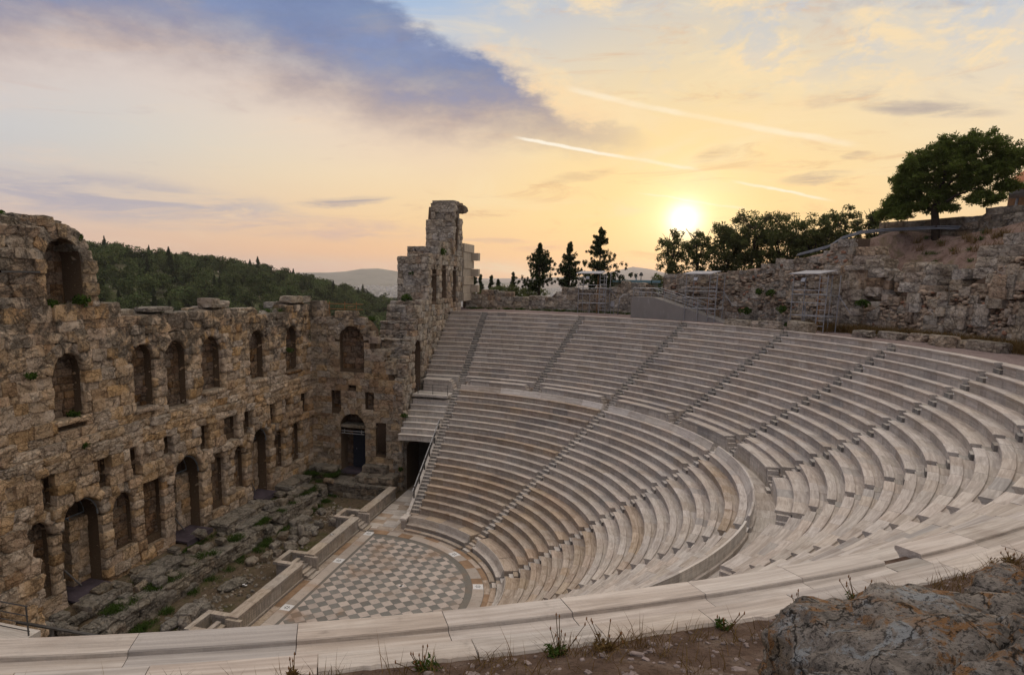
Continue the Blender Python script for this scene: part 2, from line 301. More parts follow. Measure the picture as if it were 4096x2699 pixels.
M['steel'] = mat('galvanised_steel', flat((.34, .345, .36), .2), .45, .5); M['steel'].node_tree.nodes['Principled BSDF'].inputs['Metallic'].default_value = .55
M['iron'] = mat('dark_iron', flat((.075, .072, .07), .2), .5)
M['frame'] = mat('blue_grey_iron', flat((.16, .18, .2), .2), .5)
M['sheet'] = mat('roof_sheet', flat((.36, .36, .38), .15), .5)
M['deck'] = mat('purple_deck', flat((.075, .06, .075), .3, 1.2), .75)
M['door'] = mat('dark_door', flat((.018, .022, .036), .1), .6)
M['wood'] = mat('orange_timber', flat((.26, .13, .05), .25), .7)
M['green'] = mat('green_fence_paint', flat((.015, .05, .035), .2), .6)
M['roof'] = mat('orange_roof', flat((.34, .11, .03), .15), .7)
M['teal'] = mat('teal_sheet', flat((.2, .32, .38), .1), .5)
M['cable'] = mat('grey_pipe', flat((.16, .17, .19), .2), .5)
M['copper'] = mat('turf_leaf', flat((.05, .07, .02), .3), .9)
def leaf(a, b, tr=.25, vr=.3, hr_=0.):
    def f(n):
        c = n.mix(n.noise(n.P, 1.3, 4., .6), a, b)
        c = n.new('ShaderNodeHueSaturation', {'Value': n.mr(n.R, 0., 1., 1-vr, 1+vr, False), 'Hue': n.mr(n.m('FRACT', n.m('MULTIPLY', n.R, 7.)), 0., 1., .485-hr_, .51, False), 'Color': c}).outputs[0]
        t = n.new('ShaderNodeBsdfTranslucent', {'Color': c}); mx = n.new('ShaderNodeMixShader', {0: tr})
        n.l.new(n.b.outputs[0], mx.inputs[1]); n.l.new(t.outputs[0], mx.inputs[2]); n.l.new(mx.outputs[0], n.out.inputs[0])
        return c
    return f
M['pine'] = mat('pine_needles', leaf((.08, .12, .025), (.15, .19, .04), .4), .8, .15)
M['cypress'] = mat('cypress_leaves', leaf((.022, .036, .013), (.045, .062, .02), .15), .85, .1)
M['olive'] = mat('olive_leaves', leaf((.075, .095, .03), (.135, .15, .055), .35), .8, .15)
M['wood_leaf'] = mat('hill_foliage', leaf((.035, .062, .024), (.10, .125, .045), .1, .6, .03), .9, .05)
M['weed'] = mat('green_weeds', leaf((.035, .075, .012), (.075, .12, .025)), .85, .1)
M['dry'] = mat('dry_grass', leaf((.11, .07, .025), (.2, .135, .055)), .9, .05)
M['bark'] = mat('bark', flat((.055, .04, .03), .3, 6., .8), .95)
def boulder(n):
    a = n.noise(n.P, 4.6, 10., .74, .5); b = n.noise(n.v('ADD', n.P, (7., 3., 1.)), 7.5, 9., .72, .7); c = n.noise(n.v('ADD', n.P, (1., 9., 4.)), 1.7, 8., .66, .5); d = n.noise(n.P, 34., 6., .75); e = n.noise(n.v('ADD', n.P, (5., 5., 9.)), 4.1, 9., .72, .6)
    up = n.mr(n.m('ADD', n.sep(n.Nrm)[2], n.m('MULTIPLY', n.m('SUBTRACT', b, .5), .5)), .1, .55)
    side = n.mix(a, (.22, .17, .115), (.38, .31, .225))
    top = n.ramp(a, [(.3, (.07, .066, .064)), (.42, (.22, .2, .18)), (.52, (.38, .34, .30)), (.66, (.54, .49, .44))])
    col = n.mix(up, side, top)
    col = n.mix(n.m('MULTIPLY', n.mr(b, .51, .55), n.m('MULTIPLY', n.mr(c, .42, .54), .9)), col, n.mix(d, (.36, .16, .04), (.42, .26, .14)))
    col = n.mix(n.m('MULTIPLY', n.m('MULTIPLY', n.mr(e, .52, .56), n.mr(c, .55, .45)), n.m('MULTIPLY', up, .9)), col, n.mix(d, (.36, .4, .44), (.6, .62, .63)))
    col = n.mix(n.m('MULTIPLY', n.mr(b, .66, .7), .8), col, (.2, .15, .02))
    pit = n.vor(n.v('ADD', n.P, n.v('SCALE', n.noise(n.P, 6., 3., .6, out=1), .3)), 19.)
    col = n.mix(n.m('MULTIPLY', n.mr(pit, .2, .06), n.mr(c, .4, .6, .2, .8)), col, (.02, .018, .016))
    col = n.mix(n.m('MULTIPLY', n.mr(d, .51, .6), .75), col, (.025, .024, .024)); d2 = n.noise(n.v('ADD', n.P, (2., 8., 6.)), 27., 7., .8)
    col = n.mix(n.m('MULTIPLY', n.mr(d2, .56, .64), .5), col, (.55, .5, .45))
    wv = n.v('ADD', n.P, n.v('SCALE', n.noise(n.P, 3., 5., .65, out=1), .35)); crk = n.mr(n.vor(wv, 1.7, feat='DISTANCE_TO_EDGE'), .02, .003); col = n.mix(n.m('MULTIPLY', crk, .8), col, (.015, .014, .013))
    h = n.m('ADD', n.m('ADD', n.m('MULTIPLY', a, 1.5), n.m('MULTIPLY', n.mr(pit, 0., .2), .8)), n.m('MULTIPLY', d, .5))
    return col, n.bump(h, 1., .09)
M['boulder'] = mat('lichen_boulder', boulder, .95, .1)
M['pebble'] = mat('pebble_stone', flat((.26, .21, .195), .35, 9., .5), .9)
def city(n):
    return n.mix(n.R, (.42, .4, .37), (.62, .6, .57))
M['city'] = mat('far_buildings', city, .9)

# ------------------------------------------------------------------ mesh helpers
def mesh(name, V, F, m=None, smooth=False, rnd=None):
    me = bpy.data.meshes.new(name)
    V = np.asarray(V, np.float32).reshape(-1, 3)
    if isinstance(F, np.ndarray):
        k = F.shape[1]; nf = len(F)
        me.vertices.add(len(V)); me.vertices.foreach_set('co', V.ravel())
        me.loops.add(nf*k); me.loops.foreach_set('vertex_index', F.astype(np.int32).ravel())
        me.polygons.add(nf); me.polygons.foreach_set('loop_start', np.arange(0, nf*k, k, dtype=np.int32)); me.polygons.foreach_set('loop_total', np.full(nf, k, np.int32))
        me.update(calc_edges=True)
    else: me.from_pydata(V.tolist(), [], F); me.update()
    if rnd is not None:
        a = me.attributes.new('rnd', 'FLOAT', 'POINT'); a.data.foreach_set('value', np.asarray(rnd, np.float32))
    if smooth: me.polygons.foreach_set('use_smooth', np.ones(len(me.polygons), bool))
    if m: me.materials.append(M[m] if isinstance(m, str) else m)
    return me
def obj(name, me, parent=None, mtx=None, loc=None):
    o = bpy.data.objects.new(name, me); COL.objects.link(o)
    if mtx is not None: w = mtx
    else: w = Matrix.Translation(loc) if loc is not None else Matrix.Identity(4)
    if parent is not None:
        o.parent = parent; o.matrix_parent_inverse = Matrix.Identity(4)
        o.matrix_basis = WORLD[parent.name].inverted() @ w
        WORLD[o.name] = w
    else: o.matrix_basis = w; WORLD[o.name] = w
    return o
WORLD = {}
def thing(name, label, cat, loc=(0, 0, 0), group=None):
    o = obj(name, None, loc=loc); o.empty_display_size = .2
    return tag(o, label, cat, group)
def tag(o, label, cat, group=None, kind=None):
    if label: o['label'] = label
    if cat: o['category'] = cat
    if group: o['group'] = group
    if kind: o['kind'] = kind
    return o
def struct(name, me, kind='structure'):
    o = obj(name, me); o['kind'] = kind; return o
class MB:
    def __init__(s): s.V = []; s.F = []; s.r = []
    def add(s, V, F, r=None):
        b = len(s.V); s.V.extend([tuple(v) for v in V]); s.F.extend([tuple(i+b for i in f) for f in F])
        s.r.extend([r if r is not None else random.random()]*len(V))
    def box(s, x0, x1, y0, y1, z0, z1, mtx=None, r=None):
        V = [(x, y, z) for x in (x0, x1) for y in (y0, y1) for z in (z0, z1)]
        if mtx is not None: V = [mtx @ Vector(v) for v in V]
        s.add(V, [(0, 1, 3, 2), (4, 6, 7, 5), (0, 4, 5, 1), (2, 3, 7, 6), (0, 2, 6, 4), (1, 5, 7, 3)], r)
    def tube(s, pts, rad, n=6, r=None, caps=True):
        pts = [Vector(p) for p in pts]; V = []; F = []
        rr = rad if isinstance(rad, (list, tuple)) else [rad]*len(pts)
        for i, p in enumerate(pts):
            t = (pts[min(i+1, len(pts)-1)]-pts[max(i-1, 0)]).normalized()
            a = t.orthogonal().normalized() if abs(t.z) > .95 else t.cross(Vector((0, 0, 1))).normalized(); b = t.cross(a)
            for k in range(n): V.append(p+(a*math.cos(2*PI*k/n)+b*math.sin(2*PI*k/n))*rr[i])
        for i in range(len(pts)-1):
            for k in range(n): F.append((i*n+k, i*n+(k+1) % n, (i+1)*n+(k+1) % n, (i+1)*n+k))
        if caps: F.append(tuple(range(n-1, -1, -1))); F.append(tuple((len(pts)-1)*n+k for k in range(n)))
        s.add(V, F, r)
    def mesh(s, name, m=None, smooth=False, rnd=False): return mesh(name, s.V, s.F, m, smooth, s.r if rnd else None)
    def obj(s, name, m, parent=None, smooth=False, rnd=False): return obj(name, s.mesh(name, m, smooth, rnd), parent)
def pol(R, a, z): return (R*math.cos(a), R*math.sin(a), z)
# rough stone templates (unit cubes)
def rough_template(n, amp, rnd, seed, smooth=False):
    V = []; idx = {}; F = []
    rs = random.Random(seed); of = Vector((rs.random()*50, rs.random()*50, rs.random()*50))
    def vid(i, j, k):
        if (i, j, k) not in idx:
            p = Vector((i/n-.5, j/n-.5, k/n-.5)); q = p*2
            L = (abs(q.x)**rnd+abs(q.y)**rnd+abs(q.z)**rnd)**(1/rnd); q = q/max(L, 1.)*.5
            d = mnoise.noise_vector(q*2.3+of)*amp+mnoise.noise_vector(q*6.5+of)*amp*.6
            idx[(i, j, k)] = len(V); V.append(tuple(q+d))
        return idx[(i, j, k)]
    for a in range(n):
        for b in range(n):
            F += [(vid(a, b, 0), vid(a, b+1, 0), vid(a+1, b+1, 0), vid(a+1, b, 0)), (vid(a, b, n), vid(a+1, b, n), vid(a+1, b+1, n), vid(a, b+1, n)),
                  (vid(a, 0, b), vid(a+1, 0, b), vid(a+1, 0, b+1), vid(a, 0, b+1)), (vid(a, n, b), vid(a, n, b+1), vid(a+1, n, b+1), vid(a+1, n, b)),
                  (vid(0, a, b), vid(0, a, b+1), vid(0, a+1, b+1), vid(0, a+1, b)), (vid(n, a, b), vid(n, a+1, b), vid(n, a+1, b+1), vid(n, a, b+1))]
    return V, F
TPL = {'eroded': [rough_template(5, .13, 9, i) for i in range(14)], 'worn': [rough_template(4, .07, 16, 50+i) for i in range(10)], 'block': [rough_template(4, .035, 26, 200+i) for i in range(10)], 'small': [rough_template(2, .12, 6, 170+i) for i in range(10)], 'ashlar': [rough_template(2, .02, 30, 90+i) for i in range(6)], 'rock': [rough_template(4, .2, 4, 130+i) for i in range(10)]}
TMESH = {}
def tmesh(kind, i, m):
    k = (kind, i, m)
    if k not in TMESH: TMESH[k] = mesh('stone_'+kind, *TPL[kind][i], m, kind in ('rock',))
    return TMESH[k]
TP = {}
def emit(parent, blocks, m, limit=300, name='stone_block', rest='masonry_remainder'):
    """blocks: (matrix, template kind, template index, size); the ones that show largest are parts, the rest one stuff part"""
    sc_ = [(pxw(b[0].translation, b[3]), i) for i, b in enumerate(blocks)]
    sc_.sort(reverse=True); keep = {i for s, i in sc_[:limit] if s > 0}
    V = []; F = []; Rn = []; base = 0
    for i, b in enumerate(blocks):
        if i in keep: obj(name, tmesh(b[1], b[2], b[4] if len(b) > 4 else m), parent, mtx=b[0])
        else:
            t = TPL[b[1]][b[2]]; A = np.array(t[0]); Mx = np.array(b[0])
            V.append(A @ Mx[:3, :3].T+Mx[:3, 3]); F.append(np.array(t[1])+base); base += len(A); Rn.append(np.full(len(A), random.random()))
    if V:
        o = obj(rest, mesh(rest, np.concatenate(V), np.concatenate(F), m, False, np.concatenate(Rn)), parent); o['kind'] = 'stuff'
def frame(O, U, Dn): return Vector(O), Vector(U).normalized(), Vector(Dn).normalized()
def bmat(fr, u, w, d, lu, dd, hw, rot=0.):
    O, U, Dn = fr; Z = Vector((0, 0, 1))
    p = O+U*u+Z*w+Dn*d
    ax = U*math.cos(rot)+Z*math.sin(rot); az_ = -U*math.sin(rot)+Z*math.cos(rot)
    return Matrix(((ax.x*lu, Dn.x*dd, az_.x*hw, p.x), (ax.y*lu, Dn.y*dd, az_.y*hw, p.y), (ax.z*lu, Dn.z*dd, az_.z*hw, p.z), (0, 0, 0, 1)))
def op_half(o, w):
    """half width of an opening at height w (None when it does not reach w)"""
    u0, u1, z0, z1, arch = o[:5]; h = (u1-u0)/2
    if w < z0 or w > z1: return None
    if arch and w > z1-h: return math.sqrt(max(0, h*h-(w-(z1-h))**2))
    return h
def masonry(fr, u0, u1, w0, w1, openings=(), hr=(.45, .62), lr=(.6, 1.5), dd=.7, pa=.12, kind='eroded', keep=None, prot=None, vous=True, joint=.012, vt=.62, sup=1.08, mats=None, mixk=None):
    out = []; w = w0; nt = 6 if 'ashlar' == kind else 10
    while w < w1-.12:
        h = min(random.uniform(*hr), w1-w)
        if w1-w-h < .2: h = w1-w
        mid = w+h*.5; blocked = []
        for o in openings:
            a = op_half(o, min(max(mid, o[2]), 1e9)) if o[2]-h*.4 < mid < o[3]+.01 else None
            c = (o[0]+o[1])/2; hh = (o[1]-o[0])/2
            if o[4] and vous and len(o) > 5 and o[5]:
                sp = o[3]-hh; ro = hh+vt*.8
                if sp-.1 < mid < sp+ro: a2 = math.sqrt(max(0, ro*ro-(mid-sp)**2)); a = max(a or 0, a2)
            if a: blocked.append((c-a, c+a))
        blocked.sort(); segs = []; x = u0
        for a, b in blocked:
            if a > x: segs.append((x, a))
            x = max(x, b)
        if x < u1: segs.append((x, u1))
        eds = [e for ab in blocked for e in ab]
        for a, b in segs:
            x = a; first = random.uniform(*lr)*random.uniform(.4, 1)
            while x < b-.05:
                l = first if first else random.uniform(*lr); first = None
                if b-x-l < lr[0]*.5: l = b-x
                uc = x+l/2
                if keep is None or keep(uc, mid):
                    d = (prot(uc, mid) if prot else 0)+random.uniform(-pa, pa)
                    mm = mats(uc, mid) if mats else None; kd = mixk(uc, mid) if mixk else kind
                    eL = any(abs(x-e) < 1e-6 for e in eds); eR = any(abs(x+l-e) < 1e-6 for e in eds); su = sup if not (eL or eR) else (.97 if eL and eR else (1+sup)/2-.02)
                    if (eL or eR) and kd == 'eroded': kd = 'worn'
                    b_ = (bmat(fr, uc+((.03*l if eL else 0)-(.03*l if eR else 0) if su != sup and not (eL and eR) else 0), mid, d-dd/2, (l-joint)*su, dd*random.uniform(.92, 1.1), (h-joint)*sup, random.uniform(-.012, .012)), kd, random.randrange(nt), max(l, h))
                    out.append(b_+((mm,) if mm else ()))
                x += l
        w += h
    if vous:
        for o in openings:
            if o[4] and len(o) > 5 and o[5]:
                c = (o[0]+o[1])/2; r = (o[1]-o[0])/2; sp = o[3]-r; n = max(5, int(round(PI*(r+vt/2)/.55)))
                for i in range(n):
                    th = PI*(i+.5)/n; rm = r+vt/2+.03
                    d = (prot(c, sp+r) if prot else 0)+random.uniform(-.06, .1)
                    out.append((bmat(fr, c+rm*math.cos(th), sp+rm*math.sin(th), d-dd/2, PI*rm/n*1.06, dd, vt*random.uniform(.95, 1.12), th-PI/2), 'worn' if kind == 'eroded' else kind, random.randrange(nt), .6))
    return out
def pts_opening(o, n=14):
    u0, u1, z0, z1, arch = o[:5]
    if not arch: return [(u0, z0), (u1, z0), (u1, z1), (u0, z1)]
    h = (u1-u0)/2; c = (u0+u1)/2; sp = z1-h
    return [(u0, z0), (u1, z0)]+[(c+h*math.cos(PI*i/n), sp+h*math.sin(PI*i/n)) for i in range(n+1)]
def holed_slab(name, fr, outline, openings, d0, d1, m, parent):
    cu = bpy.data.curves.new(name, 'CURVE'); cu.dimensions = '2D'; cu.fill_mode = 'BOTH'; cu.extrude = (d1-d0)/2
    for pl in [outline]+[pts_opening(o) for o in openings]:
        s = cu.splines.new('POLY'); s.points.add(len(pl)-1); s.use_cyclic_u = True
        for p, (u, w) in zip(s.points, pl): p.co = (u, w, 0, 1)
    to = bpy.data.objects.new(name+'_tmp', cu); COL.objects.link(to)
    dg = bpy.context.evaluated_depsgraph_get(); me = bpy.data.meshes.new_from_object(to.evaluated_get(dg)); bpy.data.objects.remove(to); bpy.data.curves.remove(cu)
    O, U, Dn = fr; Z = Vector((0, 0, 1)); c = (d0+d1)/2
    for v in me.vertices: x, y, z = v.co; v.co = O+U*x+Z*y+Dn*(z+c)
    me.materials.clear(); me.materials.append(M[m]); me.name = name
    bm = bmesh.new(); bm.from_mesh(me); bmesh.ops.recalc_face_normals(bm, faces=bm.faces); bm.to_mesh(me); bm.free()
    return obj(name, me, parent)
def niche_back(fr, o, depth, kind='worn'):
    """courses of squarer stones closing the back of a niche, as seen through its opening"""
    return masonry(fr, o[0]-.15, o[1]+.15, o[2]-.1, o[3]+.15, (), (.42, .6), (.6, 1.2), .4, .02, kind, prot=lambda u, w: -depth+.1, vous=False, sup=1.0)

# ------------------------------------------------------------------ ground, terraces, distance
def polar_sheet(name, m, a0, a1, na, Rs, zf, smooth=True):
    V = []; F = []
    for i in range(na+1):
        a = (a0+(a1-a0)*i/na)*D2R
        for R in Rs: V.append(pol(R, a, zf(a/D2R, R)))
    k = len(Rs)
    for i in range(na):
        for j in range(k-1): F.append((i*k+j, i*k+j+1, (i+1)*k+j+1, (i+1)*k+j))
    return struct(name, mesh(name, V, F, m, smooth))
def nz(x, y, s, a): return mnoise.noise(Vector((x*s, y*s, 3.3)))*a
# wide plain to the horizon, dropping away from the theatre hill
def plain_z(x, y):
    d = math.hypot(x+10, y-10); t = min(max((d-75)/900, 0), 1); z = -2-46*(t*t*(3-2*t))
    return z
V = []; F = []; Rs = [0, 40, 70, 90, 120, 180, 300, 500, 800, 1200, 2000, 4000, 8000]; na = 72
for i in range(na):
    for R in Rs: x, y, _ = pol(R, 2*PI*i/na, 0); V.append((x, y, plain_z(x, y)))
for i in range(na):
    for j in range(len(Rs)-1):
        a = i*len(Rs)+j; b = ((i+1) % na)*len(Rs)+j; F.append((a, a+1, b+1, b))
struct('plain_ground', mesh('plain_ground', V, F, 'plain', True))
# wooded hill beyond the stage wall
def hill_z(x, y):
    # ridge profile by bearing from the camera, at 330-560 m
    dx, dy = x-CAMPOS.x, y-CAMPOS.y; d = math.hypot(dx, dy); a = math.degrees(math.atan2(dy, dx)) % 360
    el = np.interp(a, [185, 196, 201, 205, 208.8, 214.9, 219, 224, 232, 245, 260], [-6.5, -4.8, -3.0, -1.95, -1.05, .1, .6, 1.05, 1.4, 1.6, 1.2])
    top = CAMPOS.z+480*math.tan(el*D2R)
    b = -22; f = min(max((d-150)/330, 0), 1); f = f*f*(3-2*f)
    g = 1-min(max((d-500)/350, 0), 1)**2
    return b+(top-b)*f*g+nz(x, y, .012, 3.)*f
V = []; F = []; ds = [110, 150, 190, 230, 270, 310, 350, 390, 430, 470, 510, 560, 640, 760, 900]; nA = 40
for i in range(nA+1):
    a = (178+(262-178)*i/nA)*D2R
    for d in ds:
        x, y = CAMPOS.x+d*math.cos(a), CAMPOS.y+d*math.sin(a); V.append((x, y, hill_z(x, y)))
for i in range(nA):
    for j in range(len(ds)-1): a = i*len(ds)+j; F.append((a, a+1, a+len(ds)+1, a+len(ds)))
struct('wooded_hill', mesh('wooded_hill', V, F, 'hill', True))
# mountains
def mountain(name, az0, az1, dist, prof, depth):
    V = []; F = []; n = 60
    for i in range(n+1):
        a = az0+(az1-az0)*i/n; e = np.interp(a, *zip(*prof)); h = 20+dist*math.tan(e*D2R)+60*0
        ar = a*D2R; j = mnoise.noise(Vector((a*1.7, dist*.001, 0)))*.02+mnoise.noise(Vector((a*5.1, dist*.001, 4)))*.01
        for k, (dd, f) in enumerate([(-depth, 0), (-depth*.6, .35+.1*mnoise.noise(Vector((a*2, 1, 1)))), (-depth*.3, .7+.1*mnoise.noise(Vector((a*3, 5, 1)))), (0, 1), (depth, .0)]):
            hh = -60+(h*(1+j)+60)*f; V.append((CAMPOS.x+(dist+dd)*math.cos(ar), CAMPOS.y+(dist+dd)*math.sin(ar), hh))
    for i in range(n):
        for k in range(4): a = i*5+k; F.append((a, a+1, a+6, a+5))
    struct(name, mesh(name, V, F, 'mountain', True))
mountain('mountain', 160, 232, 5000, [(160, -.2), (172, .2), (177, .55), (179.5, .72), (182, .6), (184, .3), (187, .0), (190, -.45), (195, -.6), (232, -.6)], 900)
mountain('far_mountain', 150, 235, 7000, [(150, .1), (176, .3), (179, .75), (180.2, 1.12), (181.2, 1.18), (182.6, .8), (185, .35), (190, .1), (197, .0), (199.5, .35), (201.5, .62), (203, .82), (204.2, .62), (205.8, .35), (208, .32), (211, .2), (235, .2)], 900)
# white city on the plain
mb = MB()
for i in range(2600):
    a = random.uniform(183, 207); d = random.uniform(1500, 4300); ar = a*D2R; x, y = CAMPOS.x+d*math.cos(ar), CAMPOS.y+d*math.sin(ar)
    z = plain_z(x, y); w = random.uniform(6, 16); l = random.uniform(6, 20); h = random.uniform(8, 24)
    mb.box(-w/2, w/2, -l/2, l/2, -1, h, Matrix.Translation((x, y, z)) @ Matrix.Rotation(random.uniform(0, 3), 4, 'Z'))
o = mb.obj('far_city', 'city', rnd=True); o['kind'] = 'stuff'

# theatre base surfaces (just under the marble, never seen directly except at joints)
TL, RL0, ZL0, RISL = .652, 24.0, 9.39, .4415      # lower tier: row k=0 is the top one
TU, RU0, ZU0, RISU = .633, 35.13, 16.46, .4325    # upper tier
def bed(name, m, Rs, zf, ylim=1.0, n=96):
    V = []; F = []; k = len(Rs)
    for i in range(n+1):
        for R in Rs: t = math.asin(ylim/R); a = t+(PI-2*t)*i/n; V.append(pol(R, a, zf(R)))
    for i in range(n):
        for j in range(k-1): F.append((i*k+j, i*k+j+1, (i+1)*k+j+1, (i+1)*k+j))
    return struct(name, mesh(name, V, F, m, True))
bed('cavea_bed', 'mortar', [10.9, 12.2, 24.4, 25.9, 27.2, 36.0], lambda R: np.interp(R, [10.9, 12.2, 24.4, 25.9, 27.2, 36.0], [-.2, .55, 8.6, 8.75, 10., 16.0]))
polar_sheet('gravel_walkway', 'gravel', 42, 187, 100, [35.85, 37, 38.5, 40, 41.5, 43.5, 45.5], lambda a, R: 16.27+nz(R*math.cos(a*D2R), R*math.sin(a*D2R), .8, .05)+max(0, R-41)*.05)
def near_z(x, y):
    R = math.hypot(x, y); t = max(0, R-35.98)
    return 16.35+.25*t+.035*t*t+nz(x, y, 1.1, .07)*min(1, t*1.5)+nz(x, y, .4, .16)*min(1, t)
polar_sheet('dirt_slope', 'dirt', -12, 95, 170, [35.3, 35.5, 35.7, 35.9, 36.1, 36.4, 36.7, 37, 37.4, 37.8, 38.2, 38.6, 39, 39.5, 40, 41, 42, 44, 47], lambda a, R: near_z(R*math.cos(a*D2R), R*math.sin(a*D2R)) if a < 62 else np.interp(a, [62, 80], [near_z(R*math.cos(a*D2R), R*math.sin(a*D2R)), 16.2+max(0, R-41)*.4]))
# stage pit earth and the ground behind the stage building
V = []; F = []; xs = np.linspace(-19, 22, 60); ys = np.linspace(-13.5, -2.3, 26)
for x in xs:
    for y in ys: V.append((x, y, -.32+nz(x, y, .5, .09)+nz(x, y, 1.7, .04)+(0.5 if y < -9.6 else 0)))
for i in range(59):
    for j in range(25): a = i*26+j; F.append((a, a+26, a+27, a+1))
struct('stage_pit_earth', mesh('stage_pit_earth', V, F, 'pitdirt', True))
V = [(-24, -13, -.4), (24, -13, -.4), (24, 3, -.06), (-24, 3, -.06)]
struct('theatre_ground', mesh('theatre_ground', [(-23, -3, -.05), (23, -3, -.05), (23, 3.2, -.05), (-23, 3.2, -.05)], [(0, 1, 2, 3)], 'pitdirt'))

# ------------------------------------------------------------------ orchestra floor
Y0 = -.776
def half_disc(R, ylo, n=90):
    a0 = math.asin(ylo/R)
    return [(R*math.cos(a0+(PI-2*a0)*i/n), R*math.sin(a0+(PI-2*a0)*i/n)) for i in range(n+1)]
pl = half_disc(10.9, -2.2); floor_o = struct('orchestra_floor', mesh('orchestra_floor', [(x, y, -.02) for x, y in pl], [tuple(range(len(pl)))], 'grey_band'))
def clip_poly(P, C):
    out = P
    for i in range(len(C)):
        a, b = C[i], C[(i+1) % len(C)]; inp = out; out = []
        if not inp: break
        f = lambda p: (b[0]-a[0])*(p[1]-a[1])-(b[1]-a[1])*(p[0]-a[0])
        for j in range(len(inp)):
            p, q = inp[j], inp[(j+1) % len(inp)]; fp, fq = f(p), f(q)
            if fp >= 0: out.append(p)
            if (fp >= 0) != (fq >= 0): t = fp/(fp-fq); out.append((p[0]+(q[0]-p[0])*t, p[1]+(q[1]-p[1])*t))
    return out
def prism(P, z0, z1):
    n = len(P); V = [(x, y, z0) for x, y in P]+[(x, y, z1) for x, y in P]
    return V, [tuple(range(n, 2*n))]+[(i, (i+1) % n, n+(i+1) % n, n+i) for i in range(n)]
reg = half_disc(8.72, Y0, 48); tiles = []; S = .42426; X0 = -7.652
for i in range(-24, 26):
    for j in range(-2, 42):
        if i+j < -1: continue
        c = [(X0+(b-a)*S, Y0+(a+b)*S) for a, b in ((i, j), (i+1, j), (i+1, j+1), (i, j+1))]
        g = .985; cx = sum(p[0] for p in c)/4; cy = sum(p[1] for p in c)/4
        c = [(cx+(x-cx)*g, cy+(y-cy)*g) for x, y in c]
        if c[0][0]*1 and ((c[1][0]-c[0][0])*(c[2][1]-c[0][1])-(c[1][1]-c[0][1])*(c[2][0]-c[0][0])) < 0: c = c[::-1]
        q = clip_poly(c, reg)
        if len(q) < 3: continue
        A = abs(sum(q[k][0]*q[(k+1) % len(q)][1]-q[(k+1) % len(q)][0]*q[k][1] for k in range(len(q))))/2
        if A < .008: continue
        tiles.append((pxw((cx, cy, 0), math.sqrt(A)), q, (i+j) % 2 == 0))
tiles.sort(key=lambda t: -t[0]); rest = {True: MB(), False: MB()}
for k, (w, q, dark) in enumerate(tiles):
    V, F = prism(q, -.03, random.uniform(-.002, .002))
    if k < 296: obj('floor_tile', mesh('floor_tile', V, F, 'tile_grey' if dark else 'tile_white'), floor_o)
    else: rest[dark].add(V, F)
for dk in rest:
    if rest[dk].V: o = rest[dk].obj('floor_tile_remainder', 'tile_grey' if dk else 'tile_white', floor_o, rnd=True); o['kind'] = 'stuff'
def arc_block(R0, R1, a0, a1, z0, z1, gap=.006, n=None):
    n = n or max(1, int((a1-a0)*R1/.5)); g = gap/R0; V = []; F = []
    for i in range(n+1):
        a = a0+g+(a1-a0-2*g)*i/n
        V += [pol(R0, a, z0), pol(R1, a, z0), pol(R1, a, z1), pol(R0, a, z1)]
    for i in range(n):
        for k in range(4): F.append((i*4+k, i*4+(k+1) % 4, (i+1)*4+(k+1) % 4, (i+1)*4+k))
    F += [(0, 1, 2, 3), (n*4+3, n*4+2, n*4+1, n*4)]
    return V, F
def spans(a0, a1, R, l=(1., 1.6)):
    out = []; a = a0; k = max(1, int(round((a1-a0)*R/((l[0]+l[1])/2)))); ws = [random.uniform(*l) for _ in range(k)]; s = sum(ws)
    for w in ws: b = a+(a1-a0)*w/s; out.append((a, b)); a = b
    return out
for a, b in spans(-7*D2R, 187*D2R, 9.57, (1., 1.7)):
    V, F = arc_block(9.2, 9.93, a, b, -.04, .0); obj('border_slab', mesh('border_slab', V, F, 'ochre' if random.random() < .22 else 'border'), floor_o)
for a, b in spans(-10*D2R, 190*D2R, 10.1, (1.4, 2.2)):
    V, F = arc_block(9.96, 10.34, a, b, -.05, -.008); obj('gutter_slab', mesh('gutter_slab', V, F, 'ochre' if random.random() < .35 else 'marble_dirty'), floor_o)
x = -9.2
while x < 9.3:
    l = random.uniform(1.2, 2.); mb = MB(); mb.box(x+.006, x+l-.006, -1.72, -1.0, -.04, 0.); mb.obj('border_slab', 'border', floor_o); x += l
x = -10.5
while x < 10:
    l = random.uniform(1.2, 2.4); mb = MB(); mb.box(x+.006, x+l-.006, -2.22, -1.76, -.05, -.012); mb.obj('gutter_slab', 'ochre' if random.random() < .4 else 'marble_dirty', floor_o); x += l
def rosette(x, y, rot):
    T = Matrix.Translation((x, y, 0)) @ Matrix.Rotation(rot, 4, 'Z'); mb = MB(); mb.box(-.36, .36, -.34, .34, -.03, .006, T)
    o = mb.obj('rosette_plate', 'white', floor_o); m2 = MB()
    for k in range(6):     # six petals pierced in the round drain
        V = []; a0 = k*PI/3
        for r, a in ((.05, 0), (.125, .22), (.19, .42), (.2, .52), (.19, .62), (.125, .82)): V.append(T @ Vector((r*math.cos(a0+a), r*math.sin(a0+a), .009)))
        m2.add(V, [tuple(range(6))])
    m2.obj('drain_petals', 'black', o)
for x, y, r in ((-9.02, -1.34, 0), (-3.614, -1.34, 0), (3.6, -1.34, 0), (9.02, -1.34, 0)): rosette(x, y, r)
for a in (40.8, 73.6, 106.4, 139.2): rosette(9.57*math.cos(a*D2R), 9.57*math.sin(a*D2R), a*D2R+PI/2)
